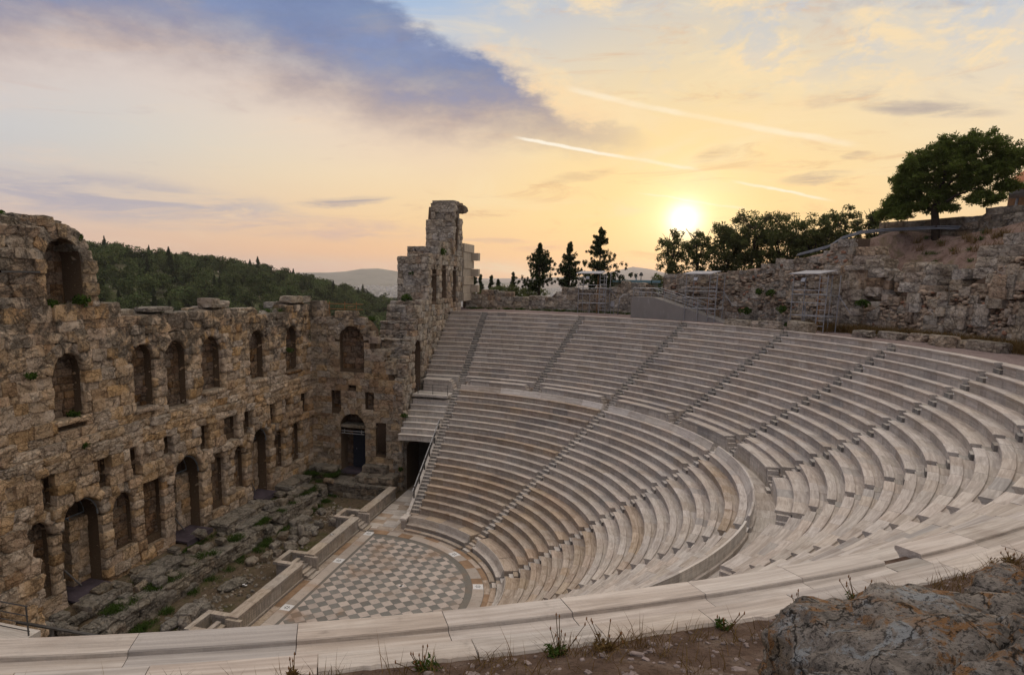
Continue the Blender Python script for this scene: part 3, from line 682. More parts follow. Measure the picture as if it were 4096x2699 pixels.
def survey(x, y, z, s, label, rot=.7):
    t = thing('survey_target', label, 'survey marker', (x, y, z), 'black and white survey targets')
    T = Matrix.Translation((x, y, z)) @ Matrix.Rotation(rot, 4, 'Z'); mb = MB(); mb.box(-s, s, -s, s, 0, .008, T); mb.obj('plate', 'white', t)
    m2 = MB(); m2.box(-s, 0, 0, s, .008, .011, T); m2.box(0, s, -s, 0, .008, .011, T); m2.obj('black_quarters', 'black', t)
survey(-1.294, 4.301, .004, .15, 'black and white survey target on the chequered orchestra floor', .785)
survey(-5.4, -2.75, 1.125, .13, 'black and white survey target on top of the stage front wall', .1)
survey(1.35, -5.8, -.22, .16, 'black and white survey target on the earth of the stage pit', .5)
# west parodos paving
pv = struct('parodos_paving', mesh('parodos_paving', [(-22, -2.2, -.012), (-10, -2.2, -.012), (-10, 1.2, -.012), (-22, 1.2, -.012)], [(0, 1, 2, 3)], 'marble_dirty'))
x = -20.4
while x < -10.3:
    l = random.uniform(.5, .9); y = -2.18
    while y < .2:
        w = random.uniform(.8, 1.5); w = min(w, .25-y); mb = MB(); mb.box(x, x+l-.015, y, y+w-.012, -.03, random.uniform(.004, .02)); mb.obj('paving_slab', 'marble_white' if random.random() < .85 else 'marble_dirty', pv); y += w
    x += l
pv2 = struct('east_parodos_paving', mesh('east_parodos_paving', [(10, -2.2, -.012), (22, -2.2, -.012), (22, 1.2, -.012), (10, 1.2, -.012)], [(0, 1, 2, 3)], 'marble_dirty'))

# ------------------------------------------------------------------ seating
def bench_profile(T, rise):
    return [(0., -.022), (.010, -.006), (.028, 0.), (.352, 0.), (.362, -.012), (.372, -.05), (.395, -.06), (T+.13, -.07), (T+.13, -rise-.16), (.105, -rise-.16), (.105, -.21), (.085, -.15), (.045, -.095), (.012, -.07), (0., -.05)]
def sweep(prof, R, z, a0, a1, gap=.004, n=None, fr=None):
    n = n or max(2, int(math.ceil((a1-a0)*R/.42))); g = gap/R; k = len(prof); V = []; F = []
    for i in range(n+1):
        a = a0+g+(a1-a0-2*g)*i/n
        V += [pol(R+p[0], a, z+p[1]) for p in prof]
    for i in range(n):
        for j in range(k): F.append((i*k+j, i*k+(j+1) % k, (i+1)*k+(j+1) % k, (i+1)*k+j))
    F += [tuple(range(k)), tuple(n*k+j for j in range(k-1, -1, -1))]
    return V, F
SW = .36   # half stair width
def lim(R, a, side):
    """radial stair edge at bearing a (degrees); side +1: the part of the row just after the stair"""
    return a*D2R+side*SW/R
def flat_lim(R, y, west): t = math.asin(min(1, y/R)); return PI-t if west else t
def add_row(t, T, R, z, rise, a0, a1, m, lens=(1.0, 1.7)):
    pr = bench_profile(T, rise)
    for a, b in spans(a0, a1, R, lens):
        dz = random.uniform(-.004, .004); dr = random.uniform(-.006, .006)
        V, F = sweep(pr, R+dr, z+dz, a, b); obj('bench_slab', mesh('bench_slab', V, F, m), t)
def plate(t, R, z, a, side):
    p = Vector(pol(R+.1, a, z-.2)); T = Matrix.Translation(p) @ Matrix.Rotation(a, 4, 'Z'); mb = MB()
    mb.box(-.012, .0, -.05, .05, -.05, .05, T @ Matrix.Translation((0, -side*.09, 0))); mb.obj('number_plate', 'white', t)
lowA = [None, 40.8, 73.6, 106.4, 139.2, None]
lnames = ['easternmost lower wedge of marble benches, next to the east entrance', 'lower wedge of marble benches nearest the camera, below the foreground bench', 'middle lower wedge of marble benches facing the stage', 'lower wedge of marble benches right of the long descending stair', 'lower wedge of marble benches beside the white sloping parapet and handrail']
for w in range(5):
    am = (90-65.6+32.8*w)*D2R
    t = thing('seating_wedge', lnames[w], 'seating', (18*math.cos(am), 18*math.sin(am), 4), 'lower wedges of marble benches')
    for k in range(19):
        R = RL0-TL*k; z = ZL0-RISL*k
        a0 = flat_lim(R, 1.8, False) if w == 0 else lim(R, lowA[w], 1); a1 = flat_lim(R, 1.8, True) if w == 4 else lim(R, lowA[w+1], -1)
        m = 'marble_dirty' if k > 11 or random.random() < .15 else 'marble'
        add_row(t, TL, R, z, RISL, a0, a1, m)
        if k % 2 == 0 and w > 1: plate(t, R, z, a1, 1)
    # high back of the top row
    bp = [(.36, -.06), (.40, .05), (.5, .27), (.57, .45), (.6, .47), (.67, .46), (.69, -.5), (.36, -.5)]
    a0 = flat_lim(RL0, 1.8, False) if w == 0 else lim(RL0, lowA[w], 1); a1 = flat_lim(RL0, 1.8, True) if w == 4 else lim(RL0, lowA[w+1], -1)
    for a, b in spans(a0, a1, RL0, (1.6, 2.6)):
        V, F = sweep(bp, RL0, ZL0, a, b); obj('backrest_slab', mesh('backrest_slab', V, F, 'marble_white' if random.random() < .5 else 'marble'), t)
# front row of honour: marble benches with backs and a foot kerb
pn = ['easternmost front bench of honour with curved back', 'front marble bench with high back cut off by the foreground bench', 'front marble bench with curved back facing the checkered floor centrally', 'front marble bench with curved back right of the west entrance bench', 'front marble bench with high back beside the west entrance']
for w in range(5):
    R = 10.78; a0 = (flat_lim(R, 1.2, False) if w == 0 else lim(R, lowA[w], 1)+.012); a1 = (flat_lim(R, 1.2, True) if w == 4 else lim(R, lowA[w+1], -1)-.012)
    am = (a0+a1)/2; t = thing('front_bench', pn[w], 'bench', (11*math.cos(am), 11*math.sin(am), 0), 'front benches of honour')
    bp = [(0, .43), (.012, .452), (.04, .46), (.30, .44), (.36, .52), (.44, .80), (.5, .96), (.53, .965), (.56, .94), (.56, 0.), (.09, 0.), (.09, .26), (.06, .33), (0., .39)]
    for a, b in spans(a0, a1, R, (2.4, 3.4)):
        V, F = sweep(bp, R, 0, a, b); obj('bench_seat', mesh('bench_seat', V, F, 'marble'), t)
    for a, b in spans(a0, a1, 12., (1.2, 2.4)):
        V, F = arc_block(11.345, 12.62, a, b, 0., .9+random.uniform(-.03, .03)); obj('passage_slab', mesh('passage_slab', V, F, 'marble_dirty'), t)
    for a, b in spans(a0, a1, 10.36, (1.3, 2.2)):
        V, F = arc_block(10.36, 10.72, a, b, -.05, .15+random.uniform(-.03, .01)); obj('kerb_stone', mesh('kerb_stone', V, F, 'marble_dirty'), t)
# upper tier
upA = [None, 20.6, 38.9, 56.3, 73.3, 90.2, 106.6, 123.7, 140.9, 159.4, None]
un = ['easternmost upper wedge of marble benches', 'upper wedge of marble benches left of the foreground stair gap', 'upper wedge of marble benches right of the foreground stair gap', 'upper wedge of marble benches running out of the right edge of the photo', 'upper wedge of marble benches curving in at the far right below the big boulders', 'upper wedge of marble benches below the fallen blocks and dry grass', 'upper wedge of marble benches below the right scaffold tower', 'upper wedge of marble benches below the foot of the concrete ramp', 'upper wedge of marble benches below the tall face of the concrete ramp', 'upper wedge of marble benches below the low wall, beside the ruined tower']
DZ = 9.1
for w in range(10):
    am = (9+18*w)*D2R; t = thing('seating_wedge', un[w], 'seating', (31*math.cos(am), 31*math.sin(am), 13), 'upper wedges of marble benches')
    for k in range(14):
        R = RU0-TU*k; z = ZU0-RISU*k
        a0 = flat_lim(R, 1.85, False) if w == 0 else lim(R, upA[w], 1); a1 = flat_lim(R, 1.85, True) if w == 9 else lim(R, upA[w+1], -1)
        near = w in (1, 2, 3) and k == 0
        add_row(t, TU, R, z, RISU, a0, a1, 'marble', (1.25, 1.75) if near else (1.0, 1.75))
        if k % 2 == 1 and w > 3: plate(t, R, z, a1, 1)
    # low ledge row and podium with coping
    e = [(0, -.02), (.02, 0), (.86, 0), (.86, -.5), (.06, -.5), (.06, -.1), (0, -.07)]
    f0 = lambda R: flat_lim(R, 1.85, False) if w == 0 else lim(R, upA[w], 1); f1 = lambda R: flat_lim(R, 1.85, True) if w == 9 else lim(R, upA[w+1], -1)
    for a, b in spans(f0(26.28), f1(26.28), 26.3, (1.3, 2.2)): V, F = sweep(e, 26.28, 10.42, a, b); obj('ledge_slab', mesh('ledge_slab', V, F, 'marble'), t)
    cp = [(0, -.03), (.03, 0), (.755, 0), (.755, -.13), (0, -.13)]; q = .62/25.6
    for a, b in spans(f0(25.6)+q, f1(25.6)-q, 25.6, (1.4, 2.6)):
        V, F = sweep(cp, 25.6, 10.19, a, b); obj('podium_coping', mesh('podium_coping', V, F, 'marble'), t)
    for a, b in spans(f0(25.6)+q, f1(25.6)-q, 25.6, (1.6, 2.6)):
        V, F = arc_block(25.68, 26.26, a, b, 8.8, 10.058); obj('podium_block', mesh('podium_block', V, F, 'marble_white' if random.random() < .3 else 'marble'), t)
    V, F = arc_block(26.265, 27.0, f0(26.3), f1(26.3), 8.7, 9.93); obj('podium_core', mesh('podium_core', V, F, 'marble_dirty'), t)
    for sd, fa in ((1, f0(25.7)), (-1, f1(25.7))):
        for s_ in range(3):
            h0 = fa+sd*(.21*s_)/25.7; h1 = fa+sd*(.21*(s_+1))/25.7
            V, F = arc_block(25.7, 26.25, min(h0, h1), max(h0, h1), 8.8, 9.35+.25*s_+.2, .003); obj('podium_step', mesh('podium_step', V, F, 'marble'), t)
# diazoma paving slabs
dz = polar_sheet('diazoma_walkway', 'marble_white', 0, 180, 120, [24.6, 25.2, 25.75], lambda a, R: DZ-.015)
for a, b in spans(0, PI, 25.1, (1.1, 2.2)):
    V, F = arc_block(24.7, 25.68, a, b, 8.95, DZ+random.uniform(-.004, .006)); obj('paving_slab', mesh('paving_slab', V, F, 'marble_white' if random.random() < .6 else 'marble'), dz)
# kerb slab behind the top row (foreground walkway) in long pieces
kb = struct('top_walkway', polar_sheet('top_walkway_bed', 'mortar', 0, 60, 60, [35.5, 36.2], lambda a, R: 16.05).data, 'structure'); 
bpy.data.objects.remove(bpy.data.objects['top_walkway_bed'])
for a, b in spans(3*D2R, 186*D2R, 36., (1.2, 1.7)):
    Rw = 36.02+random.uniform(-.03, .03); ad = (a+b)/2/D2R; zt_ = 16.405+random.uniform(-.003, .004)
    if ad < 60:      # broken outer edge near the camera
        V = []; F = []; n = 22; g = .006/36
        for i in range(n+1):
            an = a+g+(b-a-2*g)*i/n; j = mnoise.noise(Vector((an*36*2.2, 3, 1)))*.07+mnoise.noise(Vector((an*36*9, 5, 1)))*.035; j2 = mnoise.noise(Vector((an*36*5, 8, 1)))*.03
            V += [pol(35.68, an, 16.0), pol(Rw+j+.03, an, 16.0), pol(Rw+j+.02, an, zt_-.09+j2), pol(Rw+j-.03-abs(j2), an, zt_-.012), pol(Rw-.12, an, zt_), pol(35.68, an, zt_)]
        for i in range(n):
            for k in range(6): F.append((i*6+k, i*6+(k+1) % 6, i*6+6+(k+1) % 6, i*6+6+k))
        F += [tuple(range(5, -1, -1)), tuple(n*6+k for k in range(6))]
    else: V, F = arc_block(35.68, 35.95, a, b, 16.0, zt_)
    obj('kerb_slab', mesh('kerb_slab', V, F, 'marble'), kb)
# stairs
def stairs(label, a, tiers, group, flat_y=None, west=True):
    t = thing('stairway', label, 'stairs', pol(20 if tiers[0] == 'l' else 31, a*D2R if a is not None else (PI if west else 0), 8), group)
    def step(R0, R1, zt, m):
        if a is not None: V, F = arc_block(R0, R1, a*D2R-(SW-.012)/R0, a*D2R+(SW-.012)/R0, zt-.9, zt, 0., 1)
        else:
            s = -1 if west else 1; mb = MB(); mb.box(min(s*R0, s*R1), max(s*R0, s*R1), flat_y[0], flat_y[1], zt-.9, zt); V, F = mb.V, mb.F
        obj('step', mesh('step', V, F, m), t)
    if tiers == 'l': R_, T, z_, ri, n = RL0, TL, ZL0, RISL, 19
    else: R_, T, z_, ri, n = RU0, TU, ZU0, RISU, 14
    for k in range(n):
        R = R_-T*k; z = z_-ri*k; m = 'step' if tiers == 'l' else 'step_dark'
        step(R+.33, R+T+.03, z-.06, m); step(R-.01, R+.36, z-.06-ri/2, m)
    if tiers == 'u':
        for s_ in range(7): step(26.72-.2*s_, 26.72-.2*(s_-1)+.05, 10.36-.185*s_, 'step')
    else:
        for s_ in range(6): step(11.9-.28*s_, 11.9-.28*(s_-1)+.02, .92-.16*s_, 'marble_white' if s_ % 2 else 'marble_dirty')
for a, lb in ((40.8, 'lower stairway hidden mostly behind the foreground bench'), (73.6, 'lower stairway climbing left from the diazoma parapet corner'), (106.4, 'lower stairway in the middle of the curved benches'), (139.2, 'long lower stairway of bright steps right of the west wedge')): stairs(lb, a, 'l', 'lower stairways')
stairs('lower stairway along the white sloping parapet with the handrail', None, 'l', 'lower stairways', (1.1, 1.78), True)
stairs('lower stairway on the east side by the entrance', None, 'l', 'lower stairways', (1.1, 1.78), False)
for a, lb in zip(upA[1:-1], ('upper stairway hidden at the lower left', 'upper stairway starting at the foreground bench gap', 'upper stairway crossing the near right benches', 'upper stairway ending at the right photo edge', 'upper stairway curving up to the far right', 'upper stairway below the row of fallen blocks', 'upper stairway between the ramp foot and the right scaffold', 'upper stairway below the ramp toe', 'upper stairway below the left scaffold tower')): stairs(lb, a, 'u', 'upper stairways')
stairs('upper stairway nearest the ruined tower', None, 'u', 'upper stairways', (1.1, 1.83), True)
# wall-side seats on both ends
for west in (True, False):
    t = thing('side_seating', 'short marble rows between the ruined tower wall and the stairway' if west else 'short marble rows at the lower left beside the near wall', 'seating', (-28 if west else 28, -.6, 12), 'short side rows')
    for tier, n in (('l', 8), ('u', 14)):
        R_, T, z_, ri = (RL0, TL, ZL0-RISL, RISL) if tier == 'l' else (RU0, TU, ZU0, RISU)
        for k in range(n):
            R = R_-T*(k+(1 if tier == 'l' else 0)); z = z_-ri*k
            pr = bench_profile(T, ri); t0 = math.asin(1.1/R); t1 = math.asin(2.5/R)
            for a, b in spans(PI-t0, PI+t1, R, (1.5, 2.1)) if west else spans(-t1, t0, R, (1.5, 2.1)):
                V, F = sweep(pr, R, z, a, b); obj('bench_slab', mesh('bench_slab', V, F, 'marble_white' if tier == 'l' else 'marble'), t)
    s = -1 if west else 1
    mb = MB(); mb.box(min(s*24.7, s*25.9), max(s*24.7, s*25.9), -2.1, .75, 8.7, 10.06); mb.obj('podium_block', 'marble', t)
    mb = MB(); mb.box(min(s*24.62, s*26.3), max(s*24.62, s*26.3), -2.12, .55, 10.06, 10.2); mb.obj('podium_coping', 'marble', t)
    mb = MB(); mb.box(min(s*25.91, s*27.1), max(s*25.91, s*27.1), -2.3, 1.1, 8.7, 10.42); mb.obj('ledge_slab', 'marble', t)
    for k in range(3): mb = MB(); mb.box(min(s*24.75, s*25.9), max(s*24.75, s*25.9), .75+.13*k, .88+.13*k, 8.7, 9.9-.28*k); mb.obj('podium_step', 'marble', t)
    mb = MB(); mb.box(min(s*22.4, s*24.75), max(s*22.4, s*24.75), -2.45, 1.08, 8.8, 9.0); mb.obj('landing_slab', 'marble_white', t)
    for k in range(6):
        z = 5.9-.44*0; 
    # rail on the landing and above the passage
    rl = thing('guard_rail', 'thin dark guard rail on the landing by the tower wall' if west else 'thin dark rail at the lower left edge', 'railing', (s*22.6, -.5, 9), 'thin dark guard rails')
    for y in (-2.0, -.5, 1.0): mb = MB(); mb.tube([(s*22.75, y, 8.95), (s*22.75, y, 9.98)], .028, 6); mb.obj('post', 'iron', rl)
    for z in (9.97, 9.65, 9.4, 9.15): mb = MB(); mb.tube([(s*22.75, -2.1, z), (s*22.75, 1.05, z)], .018 if z < 9.9 else .024, 5); mb.obj('rail', 'iron', rl)
    if west:
        rl = thing('guard_rail', 'thin dark guard rail over the dark vaulted passage', 'railing', (-20.7, -1, 5.9), 'thin dark guard rails')
        for y in (-2.4, -1.2, .95): mb = MB(); mb.tube([(-20.35, y, 5.75), (-20.35, y, 6.7)], .026, 6); mb.obj('post', 'iron', rl)
        for z in (6.68, 6.3, 6.0): mb = MB(); mb.tube([(-20.35, -2.4, z), (-20.35, .98, z)], .018, 5); mb.obj('rail', 'iron', rl)

# ------------------------------------------------------------------ stage building (ruined three-storey back wall)
YS = -12.1
frS = frame((0, YS, 0), (-1, 0, 0), (0, 1, 0))      # u = -x (to the right in the picture), d towards the audience
sk = thing('stage_wall', 'long eroded stone stage wall with rows of arched niches and doorways', 'ruin', (0, YS, 0))
def X(x): return -x
OPS = [(X(8.94), X(6.95), 11.9, 15.6, True, True), (X(3.01), X(1.15), 11.45, 15.6, True, True), (X(-.05), X(-2.19), 10.9, 15.55, True, True), (X(-3.92), X(-6.15), 11.5, 15.55, True, True),
       (X(-9.98), X(-12.2), 11.45, 15.56, True, True), (X(-15.7), X(-17.9), 11.45, 15.6, True, True),
       (X(11.6), X(10.), 2.7, 6.7, True, True), (X(9.26), X(6.41), 1.2, 7.2, True, True), (X(5.56), X(3.78), 2.9, 6.5, True, True), (X(2.89), X(1.08), 2.6, 6.55, False),
       (X(-.04), X(-3.07), 1.2, 7.3, True, True), (X(-4.23), X(-5.83), 2.7, 6.6, True, False), (X(-7.19), X(-8.62), 2.85, 6.5, True, True), (X(-9.62), X(-12.26), 1.2, 7.3, True, True), (X(-13.33), X(-14.8), 2.8, 6.48, True, True), (X(-16.23), X(-17.83), 3., 6.55, True, True),
       (X(6.54), X(5.61), 7.5, 9.15, False), (X(3.85), X(3.1), 7.5, 8.95, False), (X(.8), X(0), 8.3, 9.3, False), (X(-2.99), X(-4.01), 7.45, 9.2, False), (X(-5.92), X(-7.7), 7.7, 9.18, False), (X(-8.49), X(-9.8), 7.6, 9.2, False), (X(-12.52), X(-13.47), 7.55, 9.18, False), (X(-14.92), X(-15.79), 7.85, 9.16, False), (X(-18.02), X(-19.25), 7.4, 9.17, False), (X(10.4), X(9.6), 7.4, 8.9, False)]
def top_s(x):
    return np.interp(x, [-20.6, -16.2, -16.1, -11.3, -8.1, -8., -5.6, -3.3, -1.5, -1.4, 2., 4.7, 4.8, 6.6, 9, 12.5], [17.7, 17.8, 17.1, 17.1, 17.15, 17.7, 17.75, 17.2, 17.15, 17.65, 17.8, 17.85, 18.2, 18.25, 18.2, 18.3])
def prot_s(u, w):
    x = -u; e = mnoise.noise(Vector((x*.35, w*.35, 2)))*.16+mnoise.noise(Vector((x*.9, w*.9, 7)))*.1
    b = .16 if 6.9 < w < 10.6 else (.0 if w < 6.9 else -.05)
    r = (1. if x > -9 else .55)*(.5 if w < 6.7 else 1.1)
    if x > -4.2 and x < 0 and w > 10.5: b -= .12
    return max(b+e*(1.3 if 6.5 < w < 11.5 else 1.)*r, -.1)
def mats_s(u, w): return None
bl = []
bl += masonry(frS, -12.6, 20.4, 1., 18.3, OPS, (.5, .74), (.65, 1.7), .95, .085, 'eroded', keep=lambda u, w: w < top_s(-u)+.05, prot=prot_s, sup=1.12, mixk=lambda u, w: ('block' if random.random() < .75 else 'worn') if w < 6.7 else ('eroded' if 6.7 < w < 11.2 and random.random() < .7 else ('block' if random.random() < .35 else 'worn') if u < -4 else ('worn' if random.random() < .55 else 'eroded')))
# deep courses along the top edge, so the wall head shows its thickness
for y_ in (-.9, -1.7):
    u = -12.6
    while u < 20.2:
        l = random.uniform(.7, 1.5); w = top_s(-(u+l/2))-random.uniform(.28, .42); bl.append((bmat(frS, u+l/2, w, y_-.35, l*1.05, .95, .62), 'worn', random.randrange(10), l, 'stone_pale' if random.random() < .4 else 'stone_grey')); u += l
emit(sk, bl, 'stone', 300)
ol = [(-12.8, .2), (20.3, .2)]+[(-x, float(top_s(x))-.3) for x in np.linspace(-20.3, 12.8, 60)]
holed_slab('wall_core', frS, ol, OPS, -1.75, -.34, 'mortar', sk)
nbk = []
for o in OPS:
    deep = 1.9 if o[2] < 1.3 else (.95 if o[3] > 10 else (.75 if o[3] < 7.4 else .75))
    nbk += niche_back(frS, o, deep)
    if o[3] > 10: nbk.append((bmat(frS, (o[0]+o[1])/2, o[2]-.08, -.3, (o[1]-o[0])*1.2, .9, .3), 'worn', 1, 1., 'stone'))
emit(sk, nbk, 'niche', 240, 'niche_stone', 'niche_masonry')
# back skin of the wall
mb = MB(); mb.box(-12.8+0, 20.2, YS-2.6, YS-1.76, .2, 16.8, Matrix.Scale(-1, 4, (1, 0, 0))); mb.obj('rear_face', 'mortar', sk)
# loose pale slabs lying on the wall head
for k, (x, l, h, dy) in enumerate([(-9.6, 2.6, .45, -.7), (-6.8, 1.6, .5, -.8), (-5.6, 1., .7, -.6), (-17.6, 2.2, .6, -.5), (-19.4, 1.6, .6, -.5), (.4, 2.4, .3, -.5), (6.0, 1.2, .35, -.6)]):
    z = float(top_s(x)); obj('coping_slab', tmesh('worn', k % 10, 'stone_pale'), sk, mtx=Matrix.Translation((x, YS+dy, z+h/2-.08)) @ Matrix.Diagonal((l, 1.3, h, 1)))
# iron hoops, cross bars, props of the three doorways, and their timber floors
for (x0, x1, zt, lb) in ((9.26, 6.41, 7.2, 'purple-grey timber deck in the large left doorway'), (-.04, -3.07, 7.3, 'purple-grey timber deck in the middle doorway'), (-9.62, -12.26, 7.3, 'purple-grey timber deck in the far right doorway of the long wall')):
    c = (x0+x1)/2; r = (x0-x1)/2-.06; zs = zt-r-.06
    mb = MB(); mb.tube([(c+r*math.cos(PI*i/16), YS-.25, zs+r*math.sin(PI*i/16)) for i in range(17)], .055, 6); mb.tube([(c+r*math.cos(PI*i/16), YS-1.3, zs+r*math.sin(PI*i/16)) for i in range(17)], .04, 6); mb.obj('iron_hoop', 'frame', sk)
    mb = MB(); mb.tube([(c+r, YS-.3, zs-.1), (c+r, YS-.3, 1.5)], .05, 6); mb.tube([(c-r, YS-1.3, zs), (c+r, YS-1.3, zs)], .045, 6); mb.tube([(c-.25, YS-1.35, zs), (c-.25, YS-1.35, 1.5)], .06, 6); mb.obj('iron_bar', 'frame', sk)
    mb = MB(); mb.tube([(c+r-.1, YS-.5, 3.4), (c-.3, YS-.8, 1.55)], .05, 6); mb.obj('diagonal_prop', 'steel', sk)
    mb = MB(); mb.box(c-.36, c-.24, YS-1.45, YS-1.3, 1.5, zs+.1); mb.obj('timber_post', 'wood', sk)
    bl2 = masonry(frS, -c+.1, -c+r+.1, 1.2, zs-.2, (), (.5, .7), (.6, 1.), .9, .03, 'worn', prot=lambda u, w: -1.15, vous=False); emit(sk, bl2, 'stone', 60, 'pier_stone')
    t = thing('timber_deck', lb, 'wooden platform', (c, YS, 1.5), 'timber decks in the doorways')
    mb = MB(); mb.box(c-r+.02, c+r-.02, YS-1.9, YS+.75, 1.38, 1.5); mb.obj('deck_boards', 'deck', t)
    mb = MB(); mb.box(c-r+.0, c+r, YS+.752, YS+.80, .95, 1.505); mb.obj('fascia_board', 'deck', t)
    mb = MB(); mb.box(c-r+.1, c+r-.1, YS+.2, YS+.7, .6, .94); mb.obj('sill_stone', 'stone_grey', t)
# the one surviving top-storey arch at the left
frA = frS; A = [(X(8.88), X(6.46), 18.2, 21.95, True, True)]
def keepA(u, w):
    x = -u; return w < np.interp(x, [5.45, 5.6, 5.8, 6.6, 7.5, 8.6, 9.9, 11.4, 12.6], [18.3, 19., 20.6, 22.1, 22.6, 22.85, 22.9, 22.4, 21.5])
bl = masonry(frA, -12.6, -5.45, 18.25, 23., A, (.5, .75), (.7, 1.6), .95, .1, 'eroded', keep=keepA, vt=.75)
emit(sk, bl, 'stone_wing', 120, 'arch_stone')
ol = [(-12.8, 18.), (-5.7, 18.)]+[(-x, z) for x, z in ((5.75, 19.), (5.95, 20.5), (6.7, 21.9), (7.6, 22.4), (8.6, 22.6), (9.9, 22.65), (11.4, 22.1), (12.8, 21.2))]
holed_slab('arch_core', frA, ol, A, -2.0, -.15, 'mortar', sk)
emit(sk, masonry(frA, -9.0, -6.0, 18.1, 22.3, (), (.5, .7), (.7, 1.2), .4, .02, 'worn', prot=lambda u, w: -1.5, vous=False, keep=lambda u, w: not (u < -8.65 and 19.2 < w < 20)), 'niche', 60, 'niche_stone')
for i in range(9):        # domed head of loose masonry over the arch
    for j in range(3):
        x = 6.4+i*.72; z = np.interp(x, [5.6, 6.6, 7.5, 8.6, 9.9, 11.4, 12.6], [20.6, 21.95, 22.5, 22.75, 22.8, 22.3, 21.4])
        obj('arch_stone', tmesh('eroded', (i*3+j) % 14, 'stone_grey'), sk, mtx=Matrix.Translation((x, YS-.6-j*.7, z-.02-.1*j+random.uniform(-.06, .06))) @ Matrix.Diagonal((1., 1., .6, 1)) @ Matrix.Rotation(random.uniform(-.2, .2), 4, 'Y'))
mb = MB(); mb.box(9.35, 11.6, YS+.02, YS+.1, 20.05, 20.15); mb.obj('iron_tie', 'iron', sk)

# ------------------------------------------------------------------ west wing of the stage
XW = -20.2
frW = frame((XW, 0, 0), (0, 1, 0), (1, 0, 0))       # u = y
wg = thing('stage_wing', 'far right wing of the ruined stage with blue-black door, arch above and two square holes', 'ruin', (XW, -7.5, 0))
OW = [(-9.06, -6.6, 11.4, 15.5, True, True), (-10., -9.02, 7.5, 9.32, False), (-6.48, -5.6, 7.6, 9.33, False), (-9.08, -6.52, 1.35, 7.05, True, True), (-5.4, -4.35, 3.2, 6.47, True, False), (-8.2, -7.4, 9.6, 10.1, False)]
topW = lambda y: np.interp(y, [-12.2, -10.8, -10.7, -9.9, -9.8, -7., -6.3, -5.6, -5.5, -4.6, -4.5, -3.9, -3.8, -2.6], [17.75, 17.75, 16.55, 16.5, 16.7, 16.6, 16.1, 15.2, 13.6, 13.4, 12.2, 12., 10.6, 10.2])
bl = masonry(frW, -12.1, -2.75, -.4, 17.8, OW, (.5, .64), (.7, 1.5), .8, .05, 'block', keep=lambda u, w: w < topW(u)+.05, prot=lambda u, w: mnoise.noise(Vector((u*.6, w*.5, 1)))*.12)
emit(wg, bl, 'stone_wing', 300)
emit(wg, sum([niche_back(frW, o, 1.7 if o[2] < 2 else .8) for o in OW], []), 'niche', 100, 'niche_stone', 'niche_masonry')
holed_slab('wall_core', frW, [(-12.1, -.5), (-2.9, -.5)]+[(float(y), float(topW(y))-.25) for y in np.linspace(-2.9, -12.1, 40)], OW, -1.6, -.14, 'mortar', wg)
mb = MB(); mb.box(XW-2.2, XW-1.61, -12., -6.2, -.4, 14.); mb.box(XW-2.2, XW-1.61, -6.19, -3., -.4, 9.6); mb.obj('rear_face', 'mortar', wg)
mb = MB(); mb.box(XW-1.36, XW-1.22, -8.3, -6.56, 1.5, 5.2); d_ = mb.obj('door', 'door', wg)
mb = MB(); mb.box(XW-1.22, XW-1.15, -7.95, -7.9, 3.3, 3.42); mb.obj('door_handle', 'steel', d_)
mb = MB(); mb.tube([(XW-.1, -9., 5.35), (XW-.1, -6.6, 5.35)], .04, 6); mb.tube([(XW-.1, -9., 5.1), (XW-.1, -6.6, 5.1)], .04, 6); mb.tube([(XW-.1, -8.7, 5.1), (XW-.1, -8.7, 5.5)], .04, 6); mb.tube([(XW-.1, -6.9, 5.1), (XW-.1, -6.9, 5.5)], .04, 6); mb.obj('scaffold_tube', 'steel', wg)
mb = MB(); mb.box(XW-1.5, XW-.05, -9.06, -6.6, 5.7, 5.95); mb.obj('lintel', 'stone_grey', wg)
mb = MB(); mb.box(XW-1.6, XW+.35, -9., -6.6, 1.2, 1.4); mb.obj('threshold', 'deck', wg)
# pile of scaffold tubes on the wing head
t = thing('scaffold_railing', 'brown scaffold tubes forming a rail on the wing top', 'scaffold', (-20.6, -9, 16.6))
for y in (-10.4, -8.8, -7.6): mb = MB(); mb.tube([(-20.9, y, 16.5), (-20.9, y, 17.75)], .04, 6); mb.obj('upright_tube', 'wood', t)
for z in (17.55, 17.05): mb = MB(); mb.tube([(-20.85, -10.9, z), (-20.85, -6.9, z)], .04, 6); mb.obj('horizontal_tube', 'wood', t)
mb = MB(); mb.tube([(-21.6, -8.2, 17.3), (-20.2, -8.2, 17.3)], .04, 6); mb.obj('cross_tube', 'wood', t)

# ------------------------------------------------------------------ retaining wall and tower beside the seats
frN = frame((0, -2.6, 0), (-1, 0, 0), (0, 1, 0))    # north face, u = -x
tw = thing('ruined_tower', 'tall ruined stone tower with arched openings at the end of the seats', 'tower', (-32, -4, 0))
def topN(x): return np.interp(x, [-40.4, -40.3, -39.2, -39.1, -36.05, -36, -31, -30.9, -28.0, -27.9, -25.6, -25.5, -24.6, -24.5, -23.6, -23.5, -22.6, -22.5, -21.5, -21.4, -20.4], [25.8, 26.1, 27.4, 28.3, 28.35, 23.9, 23.6, 22.8, 22.5, 18., 17.9, 17.4, 17.3, 15.9, 15.8, 14.2, 14.1, 12.6, 12.4, 11., 10.6])
ON = [(28.7, 30.6, 17.7, 21.3, True, False), (32.2, 34.1, 17.9, 21.6, True, False), (36.4, 38.2, 17.4, 21.4, True, False), (36.9, 38.6, 23.9, 27.6, True, False), (23.6, 25.5, 8.9, 14., True, True)]
